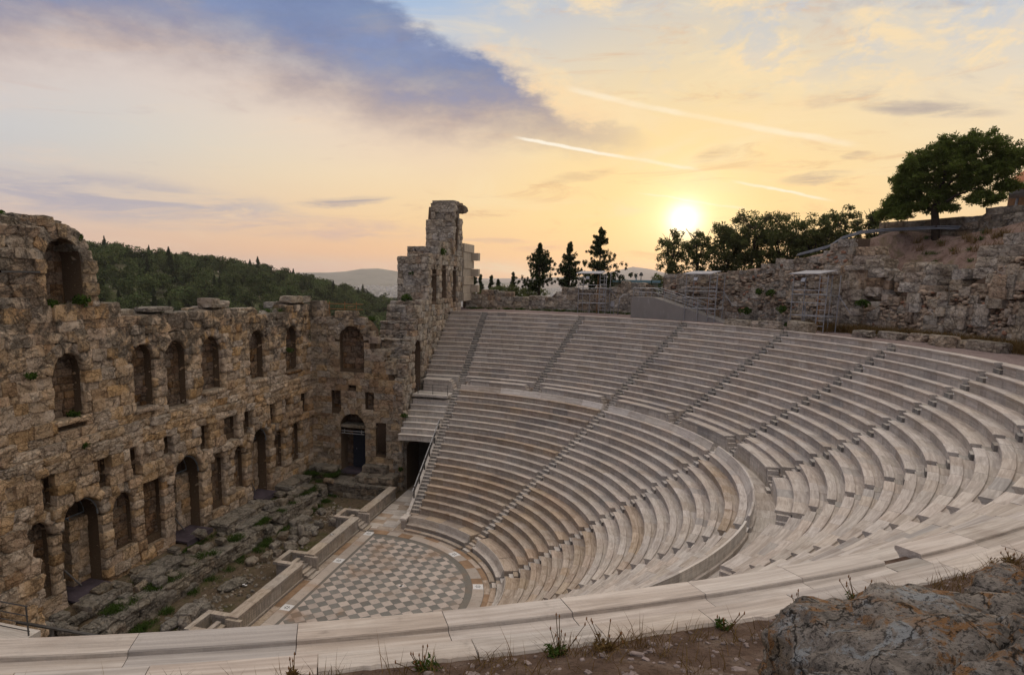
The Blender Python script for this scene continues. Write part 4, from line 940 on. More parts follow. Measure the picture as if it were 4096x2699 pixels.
bl = masonry(frN, 20.25, 40.4, 4., 28.4, ON, (.5, .72), (.6, 1.4), .8, .07, 'worn', keep=lambda u, w: w < topN(-u)+.04, prot=lambda u, w: mnoise.noise(Vector((u*.5, w*.5, 9)))*.14)
# end faces looking east
frE = lambda x: frame((x, 0, 0), (0, 1, 0), (1, 0, 0))
bl += masonry(frE(-27.6), -6., -2.65, 17.3, 22.5, (), (.6, .78), (.9, 1.7), .8, .03, 'worn', keep=lambda u, w: w < 22.3 or u > -4.9)
bl += masonry(frE(-30.5), -6., -2.65, 22.2, 23.4, (), (.6, .7), (.8, 1.4), .8, .04, 'worn')
bl += masonry(frE(-35.7), -5.65, -2.4, 22.8, 26.6, (), (.66, .82), (1., 1.9), .8, .02, 'worn'); bl += masonry(frE(-35.7), -5.1, -2.35, 26.6, 28.4, (), (.8, .95), (1.2, 2.2), .85, .04, 'worn')
for x, z0, z1, y0 in ((-20.15, -.3, 10.2, -3.6), (-21.0, 9.8, 12.5, -6.1), (-22.1, 12.2, 14.3, -6.1), (-23.1, 14., 15.9, -6.1), (-24.2, 15.6, 17.4, -5.9), (-25.2, 17.2, 17.8, -5.9)):
    bl += masonry(frE(x), y0, -2.65, z0, z1, (), (.5, .68), (.6, 1.1), .8, .14, 'eroded')
emit(tw, bl, 'stone_pale', 300)
holed_slab('tower_core', frN, [(20.6, 3.5), (40.2, 3.5)]+[(-float(x), float(topN(x))-.3) for x in np.linspace(-40.2, -20.7, 90)], ON, -2.9, -.14, 'rubble', tw)
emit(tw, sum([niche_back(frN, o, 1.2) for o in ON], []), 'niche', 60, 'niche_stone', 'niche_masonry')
mb = MB(); mb.box(-36.4, -40.2, -5.55, -5.5, 17, 28.); mb.box(-40.3, -28.2, -6.0, -5.4, 8, 22.3); mb.box(-27.6, -21, -5.9, -5.4, 3, 12.); mb.obj('rear_face', 'rubble', tw)
for i in range(5):  # overhanging cap stones
    obj('cap_stone', tmesh('worn', i, 'stone_pale'), tw, mtx=Matrix.Translation((-36.4-i*.82, -3.75, 28.5+random.uniform(-.05, .05))) @ Matrix.Diagonal((.84, 2.5 if i else 2.7, .5, 1)))
obj('cap_stone', tmesh('eroded', 3, 'stone_grey'), tw, mtx=Matrix.Translation((-39.4, -2.55, 28.0)) @ Matrix.Diagonal((1.5, 1.1, .9, 1)))
# restored toothed pier joined to it
pr = thing('restored_pier', 'smooth restored stone pier with toothed edge behind the ruined tower', 'pier', (-43, -3, 16))
for k in range(7):
    z = 17.4+k*.98; mb = MB(); mb.box(-45.3, -40.6, -4.2, -2.5+(.0 if k % 2 else .1), z+.01, z+.97); mb.obj('stone_block', 'newstone', pr)
    if k % 2: mb = MB(); mb.box(-45.2, -44.2, -2.5, -1.6, z+.03, z+.95); mb.obj('bonding_stone', 'newstone', pr)
# vaulted passage under the side seats
pa = thing('vaulted_passage', 'dark arched stone passage beneath the side seats, behind the handrail', 'passage', (-20.6, -1.1, 0))
frP = frame((-20.55, 0, 0), (0, 1, 0), (1, 0, 0))
OP = [(-2.35, -.2+.6, -.3, 5.35, True, True)]
emit(pa, masonry(frP, -2.75, 1.05, -.2, 5.75, OP, (.5, .65), (.6, 1.), .7, .02, 'ashlar', vt=.5), 'stone_grey', 80)
holed_slab('arch_core', frP, [(-2.6, -.3), (1.05, -.3), (1.05, 5.6), (-2.6, 5.6)], OP, -3.5, -.1, 'mortar', pa)
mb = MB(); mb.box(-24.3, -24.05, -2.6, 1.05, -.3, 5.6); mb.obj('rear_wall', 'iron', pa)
# sloping parapet with handrail along the lower west stairway
pp = thing('stair_parapet', 'white sloping stair parapet carrying a dark handrail', 'parapet', (-11, .8, 0))
prof = [(-10.9, .86), (-11.5, .86), (-12.2, 1.15), (-20.3, 6.15)]
V = []; F = []
for x, z in prof: V += [(x, .82, -.2 if x > -13 else z-1.2), (x, 1.08, -.2 if x > -13 else z-1.2), (x, 1.08, z), (x, .82, z)]
for i in range(3):
    for k in range(4): F.append((i*4+k, i*4+(k+1) % 4, i*4+4+(k+1) % 4, i*4+4+k))
F += [(3, 2, 1, 0), (12, 13, 14, 15)]
obj('sloping_coping', mesh('sloping_coping', V, F, 'marble_white'), pp)
mb = MB(); mb.box(-11.75, -10.75, .74, 1.14, -.1, .72); mb.obj('end_pier', 'marble', pp); mb = MB(); mb.box(-11.85, -10.65, .66, 1.2, .72, .9); mb.obj('end_cap', 'marble_white', pp)
V = [(-11.8, .84, -.2), (-20.5, .84, -.2), (-20.5, .84, 5.2), (-11.8, .84, .4)]; obj('side_wall', mesh('side_wall', V, [(0, 1, 2, 3)], 'marble_lin'), pp)
hz = lambda x: np.interp(-x, [12.2, 20.3], [1.15, 6.15])
for i in range(6): x = -13.3-i*1.38; mb = MB(); mb.box(x-.05, x+.05, .9, 1., hz(x)-.05, hz(x)+1.); mb.obj('rail_post', 'iron', pp)
mb = MB(); mb.tube([(-12.9, .95, hz(-12.9)+.9), (-20.35, .95, hz(-20.35)+1.0)], .05, 6); mb.obj('handrail', 'steel', pp)
mb = MB(); mb.tube([(-12.9, .95, hz(-12.9)+.5), (-20.35, .95, hz(-20.35)+.6)], .03, 6); mb.obj('middle_rail', 'iron', pp)
# near east end wall: only a sliver shows at the left edge
ea = thing('east_wall', 'rugged dark wall end rising at the left edge of the view', 'ruin', (22, -4, 0))
topE = lambda x: np.interp(x, [19., 19.6, 19.7, 20.2, 20.3, 21.5, 21.6, 26], [9.5, 9.7, 11.3, 11.6, 12.7, 13., 15., 17.])
bl = masonry(frN, -25, -18.95, 2., 17., (), (.5, .75), (.6, 1.3), .9, .2, 'eroded', keep=lambda u, w: w < topE(-u)+.05)
bl += masonry(frame((19.1, 0, 0), (0, -1, 0), (-1, 0, 0)), 2.6, 5.8, 0., 9.3, (), (.5, .75), (.6, 1.3), .9, .15, 'eroded')
emit(ea, bl, 'stone', 150); mb = MB(); mb.box(19.5, 25, -5.6, -2.9, -.3, 9.2); mb.box(20.6, 25, -5.6, -2.9, 9.2, 12.2); mb.obj('wall_core', 'mortar', ea)
rl = thing('hand_rail', 'flat dark steel rail sloping in front of the left wall', 'railing', (20, -2, 7))
mb = MB(); mb.box(-.06, .06, -2.3, 2.3, -.03, .03, Matrix.Translation((20.2, -1.2, 7.55)) @ Matrix.Rotation(.02, 4, 'X')); mb.obj('rail', 'iron', rl)
for y in (-3.2, -1.0, .8): mb = MB(); mb.box(20.15, 20.25, y-.05, y+.05, 5.4, 7.55); mb.obj('post', 'iron', rl)

# ------------------------------------------------------------------ stage front wall with coping and stair recesses
sf = thing('stage_front_wall', 'low marble stage front wall with coping and three stair recesses', 'wall', (0, -2.5, 0))
cuts = [(8.9, 7.3), (-.2, -1.75), (-9.3, -10.8)]
edges = [12.5]+[c for ab in cuts for c in ab]+[-17.6]
for i in range(0, len(edges), 2):
    x1, x0 = edges[i], edges[i+1]; x = x0
    while x < x1-.05:
        l = min(random.uniform(1.1, 1.5), x1-x); l = x1-x if x1-x-l < .5 else l
        mb = MB(); mb.box(x+.004, x+l-.004, -2.85, -2.36+random.uniform(-.004, .004), .1, .86); mb.obj('wall_panel', 'marble_lin', sf); x += l
    x = x0-.06
    while x < x1:
        l = min(random.uniform(1.5, 2.3), x1+.06-x); l = x1+.06-x if x1+.06-x-l < .6 else l
        mb = MB(); mb.box(x+.005, x+l-.005, -2.98, -2.27, .95, 1.1); mb.box(x+.005, x+l-.005, -2.93, -2.31, .862, .948); mb.obj('coping_stone', 'marble_lin', sf); x += l
    mb = MB(); mb.box(x0, x1, -2.9, -2.27, -.1, .098); mb.obj('plinth', 'marble_lin', sf)
    mb = MB(); mb.box(x0, x1, -3.2, -2.99, -.4, .93); mb.obj('rear_masonry', 'stone_grey', sf)
for a, b in cuts:       # a > b in x: a is the near side
    for xs_ in ((a-.02, a+.28), (b-.28, b+.02)):
        mb = MB(); mb.box(min(xs_), max(xs_), -4.0, -2.992, -.3, .9); mb.obj('recess_wall', 'marble_lin', sf); mb = MB(); mb.box(min(xs_)-.05, max(xs_)+.05, -4.05, -2.99, .902, 1.08); mb.obj('recess_coping', 'marble_lin', sf)
    mb = MB(); mb.box(b+.02, a-.02, -4.35, -4.06, -.3, .9); mb.obj('recess_wall', 'marble_lin', sf); mb = MB(); mb.box(b-.3, a+.3, -4.4, -4.055, .902, 1.08); mb.obj('recess_coping', 'marble_lin', sf)
    for k in range(6): mb = MB(); mb.box(b+.25, a-.05, -3.5+.3*k, -3.2+.3*k-.004, -.1, .82-.15*k); mb.obj('step', 'marble_lin', sf)
    mb = MB(); mb.box(b-.02, b+.24, -2.95, -1.98, -.1, .98); mb.obj('cheek_block', 'marble_lin', sf)

# ------------------------------------------------------------------ ruined stage foundations
fo = thing('stage_foundation', 'stepped rough stone foundation running along the foot of the stage wall', 'foundation', (0, -9.5, 0))
bl = []
frF = frame((0, -8.75, 0), (-1, 0, 0), (0, 1, 0))
bl += masonry(frF, -14, 16.8, -.5, .95, (), (.5, .75), (.8, 1.7), 1.1, .14, 'eroded', keep=lambda u, w: w < .35 or mnoise.noise(Vector((u*.35, 1, 1))) > -.25)
for (u0, u1, top, y) in ((-9.5, -6.3, 1.5, -10.2), (-5.2, -1.8, 1.35, -10.), (-1.4, .2, 1.0, -9.7), (3.4, 8.6, 1.7, -10.4), (4.2, 8., 1.2, -9.6), (12.8, 16.6, 1.7, -10.6), (12.6, 15.6, 1.25, -9.7)):
    bl += masonry(frame((0, y, 0), (-1, 0, 0), (0, 1, 0)), u0, u1, -.3, top, (), (.5, .75), (1., 2.2), 1.5, .12, 'worn')
for i in range(46):
    u = random.uniform(-12, 17); y = random.uniform(-11.7, -9.3)
    bl.append((bmat(frame((0, y, 0), (-1, 0, 0), (0, 1, 0)), u, .85+random.uniform(-.1, .45)+(0.3 if y < -10.8 else 0), 0, random.uniform(.5, 1.2), random.uniform(.5, .9), random.uniform(.3, .6), random.uniform(-.1, .1)), 'eroded', random.randrange(14), .7))
# west podium
bl += masonry(frame((-17.3, 0, 0), (0, 1, 0), (1, 0, 0)), -9.2, -3., -.5, 1., (), (.5, .75), (.8, 1.6), 1.2, .06, 'worn')
bl += masonry(frame((-17.9, 0, 0), (0, 1, 0), (1, 0, 0)), -6.6, -2.9, 1., 1.65, (), (.65, .65), (.9, 1.5), 2.2, .03, 'worn')
bl += masonry(frame((-19.2, 0, 0), (0, 1, 0), (1, 0, 0)), -6.4, -4., 1.6, 2.3, (), (.7, .7), (.7, 1.2), 1.2, .03, 'worn')
bl += masonry(frame((-18.7, 0, 0), (0, 1, 0), (1, 0, 0)), -11.8, -9.2, .4, 1.9, (), (.5, .7), (.8, 1.4), 1.6, .1, 'eroded')
emit(fo, bl, 'stone_grey', 220)
V = []; F = []; xs = np.linspace(-19.9, 14, 70); ys = np.linspace(-12.2, -9., 9)
for x in xs:
    for y in ys: V.append((x, y, .78+(.55 if y < -11 else 0)*.8+nz(x, y, .7, .18)+nz(x, y, 2.3, .07)))
for i in range(69):
    for j in range(8): a = i*9+j; F.append((a, a+9, a+10, a+1))
obj('earth_fill', mesh('earth_fill', V, F, 'pitdirt', True), fo)
mb = MB(); mb.box(-19.9, -17.5, -9, -3, .4, .93); mb.obj('podium_fill', 'stone_grey', fo)
# fluted column drums lying on the foundations
dk = ['fluted marble column piece lying beside the large left doorway deck', 'fluted marble column piece lying by the middle doorway deck', 'fluted marble column piece lying by the far doorway deck', 'short fluted column piece below the blue-black door']
for k, (x, y, z, l, ro) in enumerate([(5.3, -10.3, .95, 1.9, .15), (-4.6, -10.5, .95, 1.7, .2), (-13.6, -10.3, 1.05, 1.8, .1), (-17.2, -8.9, 1.1, .9, 1.4)]):
    T = Matrix.Translation((x, y, z+.1)) @ Matrix.Rotation(ro, 4, 'Z'); n = 24; V = []; F = []
    for e in (-l/2, l/2):
        for i in range(n): r = .24 if i % 2 else .205; V.append(T @ Vector((e, r*math.cos(2*PI*i/n), r*math.sin(2*PI*i/n))))
    for i in range(n): F.append((i, (i+1) % n, n+(i+1) % n, n+i))
    F += [tuple(range(n-1, -1, -1)), tuple(range(n, 2*n))]
    tag(obj('column_piece', mesh('column_piece', V, F, 'stone_pale')), dk[k], 'column piece', 'fluted column pieces')
# rubble blocks on the earth of the pit
pit = [(-6.7, -7.6, 1., .7, .45), (-5., -7.3, .9, .6, .4), (-7.9, -7.1, 1.2, .7, .5), (-8.5, -6.5, .9, .8, .6), (-9.6, -6.1, .8, .7, .6), (-11.8, -6., .9, .5, .25), (-12.9, -5.7, 1.1, .6, .4), (-13.7, -8.6, .7, .5, .4), (-12., -8.4, 1.5, .8, .35), (-10., -7.9, 1.7, .9, .45), (-9., -7.4, .8, .6, .8), (-8.2, -5.8, .8, .7, .6), (-7.2, -5.9, .9, .6, .5), (-6.3, -5.6, 1., .5, .4), (-6.4, -6.6, .7, .6, .5), (-5.4, -6.3, .8, .5, .4), (-4.6, -5.7, .9, .6, .5), (-3.7, -6.3, .7, .5, .4), (-2.8, -6.7, 1., .5, .45), (-1.8, -7.3, .8, .6, .5),
       (1.5, -6.6, 1.9, 1., .25), (5.8, -6.7, 1.4, 1.1, .5), (7.1, -6.9, 1.5, .6, .35), (6.9, -6.2, .7, .6, .6), (5.2, -6.1, .8, .7, .5), (4.4, -6.8, .6, .5, .4), (6., -5.4, .9, .6, .4), (-10.6, -5.2, .7, .6, .5), (-12.6, -7.3, .7, .5, .5), (-7.5, -6.5, .45, .4, 1.1)]
spots = ['near the far end of the stage pit', 'in the middle heap of the stage pit', 'by the stair recess in the stage pit', 'at the near end of the stage pit']
num = ['leftmost', 'second', 'third', 'fourth', 'fifth', 'sixth', 'seventh', 'eighth', 'ninth', 'tenth', 'eleventh', 'twelfth', 'thirteenth', 'fourteenth', 'fifteenth']
spot_of = lambda x: spots[0] if x < -11 else spots[1] if x < -6.5 else spots[2] if x < 0 else spots[3]
order = {}
for k in sorted(range(len(pit)), key=lambda k: proj((pit[k][0], pit[k][1], 0))[0]): order[k] = sum(1 for j in order if spot_of(pit[j][0]) == spot_of(pit[k][0]))
for k, (x, y, l, w, h) in enumerate(pit):
    sp = spot_of(x)
    kind = 'rock' if k % 3 else 'worn'
    o = obj('rubble_block', tmesh(kind, k % 10, 'stone_pale' if k % 2 else 'stone_grey'), mtx=Matrix.Translation((x, y, -.3+h*.42)) @ Matrix.Rotation(random.uniform(-.6, .6), 4, 'Z') @ Matrix.Rotation(random.uniform(-.2, .2), 4, 'X') @ Matrix.Diagonal((l*1.1, w*1.1, h*1.1, 1)))
    tag(o, f'{num[order[k]]} loose {"pale" if k % 2 else "grey"} block from the left {sp}', 'stone block', f'loose blocks {sp}')
mb = MB()
for i in range(420):
    c = random.choice([(-9, -7), (-5, -6.3), (1, -6.5), (5.8, -6.3), (-13, -7)]); x = c[0]+random.gauss(0, 1.6); y = c[1]+random.gauss(0, .8)
    if not (-8.4 < y < -3.3): continue
    s = random.uniform(.05, .22); t = random.choice(TPL['rock']); T = Matrix.Translation((x, y, -.3)) @ Matrix.Rotation(random.random()*6, 4, 'Z') @ Matrix.Diagonal((s*1.4, s, s, 1))
    mb.add([T @ Vector(v) for v in t[0]], t[1])
o = mb.obj('pit_gravel', 'stone_pale', rnd=True); o['kind'] = 'stuff'

# ------------------------------------------------------------------ ring wall behind the top row, in straight facets
def facets(R, a0, a1, n):
    out = []
    for i in range(n):
        p = Vector(pol(R, (a0+(a1-a0)*i/n)*D2R, 0)); q = Vector(pol(R, (a0+(a1-a0)*(i+1)/n)*D2R, 0))
        out.append((p, q, (q-p).length, a0+(a1-a0)*i/n, a0+(a1-a0)*(i+1)/n))
    return out
def ring_masonry(R, a0, a1, n, z0, topf, **kw):
    bl = []
    for p, q, L, b0, b1 in facets(R, a0, a1, n):
        U = (q-p).normalized(); mid = (p+q)/2; Dn = -Vector((mid.x, mid.y, 0)).normalized()
        bl += masonry((Vector((p.x, p.y, 0)), U, Dn), 0, L, z0, 30 if 'zmax' not in kw else kw['zmax'], (), kw.get('hr', (.5, .75)), kw.get('lr', (.7, 1.7)), kw.get('dd', .8), kw.get('pa', .05), kw.get('kind', 'worn'),
                      keep=lambda u, w: w < topf(b0+(b1-b0)*u/L) and (kw['keep'](b0+(b1-b0)*u/L, w) if 'keep' in kw else True), prot=(lambda u, w: kw['prot'](b0+(b1-b0)*u/L, w)) if 'prot' in kw else None, vous=False)
    return bl
def ring_core(name, R, a0, a1, z0, topf, th, m, parent, n=60):
    V = []; F = []
    for i in range(n+1):
        a = a0+(a1-a0)*i/n; t = topf(a)
        V += [pol(R, a*D2R, z0), pol(R, a*D2R, t), pol(R+th, a*D2R, t), pol(R+th, a*D2R, z0)]
    for i in range(n):
        for k in range(4): F.append((i*4+k, i*4+(k+1) % 4, i*4+4+(k+1) % 4, i*4+4+k))
    F += [(0, 1, 2, 3), (n*4+3, n*4+2, n*4+1, n*4)]
    return obj(name, mesh(name, V, F, m), parent)
lw = thing('ring_wall', 'low straight stone wall behind the top benches, left of the concrete ramp', 'wall', pol(44, 168*D2R, 16.3))
tl = lambda a: np.interp(a, [150, 154.4, 154.5, 159.5, 159.6, 166.5, 166.6, 169.5, 169.6, 171, 171.2, 176.3, 176.4, 184.5], [19.0, 19.0, 20.0, 19.95, 19.1, 18.95, 19.0, 18.95, 18.15, 18.2, 18.1, 18.1, 18.5, 18.5])
emit(lw, ring_masonry(44.2, 152.5, 184, 12, 16.2, tl, zmax=20.3), 'stone_pale', 300)
ring_core('wall_core', 44.35, 150, 184.5, 16, lambda a: tl(a)-.25, 1.1, 'rubble', lw)
# rising ruined wall on the right of the ramp
rw = thing('ruined_ring_wall', 'high rubble and block wall climbing towards the pine on the right', 'wall', pol(42, 136*D2R, 16.3))
tr = lambda a: np.interp(a, [121.5, 122.4, 122.5, 124, 125.5, 125.8, 127.6, 127.9, 129.2, 131.7, 131.8, 134.5, 137.2, 137.4, 141.3, 141.5, 147, 151.3], [24.9, 24.9, 24.4, 24.2, 23.9, 23.6, 23.4, 23., 22.6, 22.3, 22.3, 22.1, 21.7, 21.3, 21.25, 21., 20.9, 20.85])
emit(rw, ring_masonry(42.3, 125, 151, 14, 16.1, tr, zmax=25.2, pa=.1, kind='block', hr=(.34, .66), lr=(.4, 1.4), keep=lambda a, w: (mnoise.noise(Vector((a*.8, w*1.3, 2))) > -.26 or w > tr(a)-.8)), 'stone_pale', 300)
ring_core('rubble_core', 42.48, 125, 151.3, 16, lambda a: tr(a)-.2, 1.6, 'rubble', rw)
def small_fill(parent, R, a0, a1, n, z0, topf, m):
    bl = []; area = (a1-a0)*D2R*R*4.5
    for _ in range(int(area*15)):
        a = random.uniform(a0, a1); tz = topf(a); z = random.uniform(z0, tz); q = random.uniform(.12, .34); e = Vector(pol(R+random.uniform(.02, .12), a*D2R, z))
        bl.append((Matrix.Translation(e) @ Matrix.Rotation(a*D2R+PI/2, 4, 'Z') @ Matrix.Rotation(random.gauss(0, .25), 4, 'Y') @ Matrix.Diagonal((q*random.uniform(1., 1.7), q*1.1, q*random.uniform(.55, .9), 1)), 'small', random.randrange(10), q))
    V = []; F = []; Rn = []; base = 0
    for b in bl:
        t = TPL['small'][b[2]]; A = np.array(t[0]); Mx = np.array(b[0]); V.append(A @ Mx[:3, :3].T+Mx[:3, 3]); F.append(np.array(t[1])+base); base += len(A); Rn.append(np.full(len(A), random.random()))
    o = obj('rubble_filling', mesh('rubble_filling', np.concatenate(V), np.concatenate(F), m, False, np.concatenate(Rn)), parent); o['kind'] = 'stuff'
small_fill(rw, 42.36, 125, 151, 14, 16.1, lambda a: tr(a)-.25, 'rubble_stone')
bl = []      # bonding blocks standing proud of the rubble
for p, q, L, b0, b1 in facets(41.6, 122.5, 127.5, 2):
    Dn = -Vector(((p+q).x, (p+q).y, 0)).normalized(); bl += masonry((Vector((p.x, p.y, 0)), (q-p).normalized(), Dn), 0, L, 16.2, 21.6, (), (.6, .9), (.9, 1.9), 1., .12, 'worn', vous=False)
emit(rw, bl, 'stone_pale', 90)
# stepped ruin face further right
r2 = thing('ruined_terrace', 'stepped big-block ruin with ochre rubble and grass below the pine', 'ruin', pol(43, 112*D2R, 16.3))
zt2 = lambda a: np.interp(a, [92, 98, 103, 106, 109, 111, 112.5, 114, 116, 118, 120, 122, 125], [22.2, 22.4, 22.6, 22.2, 21.0, 20.3, 19.4, 19.8, 19.9, 19., 19.3, 18.8, 19.5])
emit(r2, ring_masonry(41.9, 92, 124, 14, 16.1, zt2, zmax=23, pa=.16, kind='block', hr=(.5, .82), lr=(.6, 1.8), keep=lambda a, w: mnoise.noise(Vector((a*.7, w*.9, 5))) > (-.34 if w < 18.9 else -.16)), 'stone_pale', 300)
ring_core('rubble_core', 42.15, 90, 125.2, 16, lambda a: zt2(a)-.2, 1.5, 'rubble', r2)
small_fill(r2, 42.0, 96, 124.8, 14, 16.1, lambda a: zt2(a)-.2, 'rubble_stone')
bl = []
for (a, R, z, n_, l) in [(117.5, 43., 19.6, 3, 1.9), (119, 43.2, 19.6, 2, 1.5), (115.6, 43., 19.4, 3, 1.3), (112.8, 43.2, 19.8, 2, 1.2), (110.4, 43.6, 20.6, 3, 2.0), (108, 43.6, 21.3, 3, 2.3), (106.3, 44, 21.9, 3, 1.9), (104.2, 43.2, 22.2, 2, 2.4), (102, 43., 22.4, 2, 2.), (122.2, 42.6, 19.2, 4, 2.0), (123.6, 42.8, 19.5, 5, 2.1), (121., 43., 19., 3, 1.4)]:
    Dn = -Vector((math.cos(a*D2R), math.sin(a*D2R), 0)); U = Vector((-math.sin(a*D2R), math.cos(a*D2R), 0)); O = Vector(pol(R, a*D2R, 0))
    for k in range(n_): bl.append((bmat((O, U, Dn), random.uniform(-.15, .15), z+.36+.72*k, -.1*k, l*random.uniform(.85, 1.1), 1.5, .74), 'worn', random.randrange(10), l))
emit(r2, bl, 'stone_pale', 90)
# slope above, with the terrace on which the pine stands
def slope_z(a, R):
    zw = tr(a) if a > 125 else zt2(a)
    zt = np.interp(a, [88, 104, 113, 121, 127, 132, 140, 152, 160], [25.6, 25.6, 25.2, 24.2, 24.6, 23.4, 21.6, 20.6, 19.2])
    f = min(max((R-43.6)/(6.0 if a < 125 else 5), 0), 1)
    x, y = R*math.cos(a*D2R), R*math.sin(a*D2R)
    return zw-.35+(zt-zw+.35)*f**.8+nz(x, y, .35, .35)*min(1, (R-42.8)*.4)+nz(x, y, 1.1, .14)+max(0, R-60)*-.05
polar_sheet('rubble_hillside', 'slope', 86, 152, 150, [42.6, 43.2, 43.8, 44.5, 45.2, 46, 46.8, 47.6, 48.5, 49.4, 50.5, 52, 55, 60, 68, 80, 110], slope_z)
polar_sheet('west_terrace', 'hill', 150, 186, 50, [44.6, 46, 50, 58, 70, 90], lambda a, R: np.interp(R, [44.6, 50, 70, 90], [17.9, 17.7, 17.3, 10])+(np.interp(a, [150, 156], [1.8, 0]) if R < 60 else 0)+nz(R*math.cos(a*D2R), R*math.sin(a*D2R), .2, .2))
# ashlar terrace wall behind the pine
tw2 = thing('terrace_wall', 'ashlar block wall on the slope behind the pine trunk', 'wall', pol(50, 125*D2R, 24.4))
ta = lambda a: np.interp(a, [112, 116, 119.8, 119.9, 121.4, 121.5, 129.8], [26.6, 26.2, 25.9, 25.75, 25.7, 25.8, 25.75])
emit(tw2, ring_masonry(50.2, 112, 129.8, 7, 24.0, ta, zmax=26.7, hr=(.45, .6), lr=(.7, 1.6), dd=.7, pa=.06), 'stone_grey', 200)
ring_core('wall_core', 50.3, 112, 129.6, 23.5, lambda a: ta(a)-.2, .6, 'mortar', tw2)
# cables lying over the wall head
for k, dz_ in enumerate((0, .12, .22)):
    mb = MB(); pts = []
    for (a, R, z) in ((132.2, 42.3, 22.5), (130.4, 42.4, 22.75), (128.6, 42.6, 23.1), (127.4, 42.9, 23.75), (126.6, 44.3, 24.3), (125.6, 46.2, 24.5), (124.2, 47.8, 24.6), (122.6, 48.8, 24.6), (121.2, 49.4, 24.5)):
        pts.append(pol(R+.14*k, a*D2R, max(z, slope_z(a, R)+.1 if R > 42.8 else 0)+dz_+random.uniform(-.03, .05)))
    mb.tube(pts, .06, 6); tag(mb.obj('cable_pipe', 'cable', smooth=True), ('lowest', 'middle', 'uppermost')[k]+' grey cable pipe draped over the climbing wall below the pine', 'pipe', 'cable pipes')
# concrete ramp with railings
rp = thing('concrete_ramp', 'smooth grey concrete ramp with rails descending to the top row', 'ramp', pol(40, 148*D2R, 16.3))
zr = lambda a: np.interp(a, [139.4, 150.8, 154.4], [16.3, 18.45, 18.45]); V = []; F = []; nn = 24
for i in range(nn+1):
    a = 139.4+(154.4-139.4)*i/nn
    for R, z in ((40., 16.1), (41.6, 16.1), (41.6, zr(a)), (40., zr(a))): V.append(pol(R, a*D2R, z))
for i in range(nn):
    for k in range(4): F.append((i*4+k, i*4+(k+1) % 4, i*4+4+(k+1) % 4, i*4+4+k))
F += [(3, 2, 1, 0), (nn*4, nn*4+1, nn*4+2, nn*4+3)]
obj('ramp_slab', mesh('ramp_slab', V, F, 'concrete'), rp)
for R in (40.1, 41.5):
    for z in (.95, .5): mb = MB(); mb.tube([pol(R, a*D2R, zr(a)+z) for a in (154.3, 152.5, 150.8, 148.5, 146, 143.6)], .035 if z > .9 else .025, 6); mb.obj('rail', 'steel', rp)
    for a in (154.2, 152.9, 151.2, 149.2, 147.3, 145.4, 143.7): mb = MB(); mb.tube([pol(R, a*D2R, zr(a)-.05), pol(R, a*D2R, zr(a)+.95)], .03, 6); mb.obj('rail_post', 'steel', rp)
# green gate beyond the ramp
gt = thing('iron_gate', 'dark green barred iron gate at the head of the ramp', 'gate', pol(44.9, 153*D2R, 18))
G = [Vector(pol(44.9, a*D2R, 18.1)) for a in np.linspace(154.6, 151.2, 18)]
for i, p in enumerate(G): mb = MB(); mb.tube([p, p+Vector((0, 0, 1.75 if i % 17 else 2.2))], .022 if i % 17 else .06, 5); mb.obj('bar' if i % 17 else 'gate_post', 'green', gt)
for z in (.15, 1.6): mb = MB(); mb.tube([G[0]+Vector((0, 0, z)), G[-1]+Vector((0, 0, z))], .035, 5); mb.obj('cross_bar', 'green', gt)
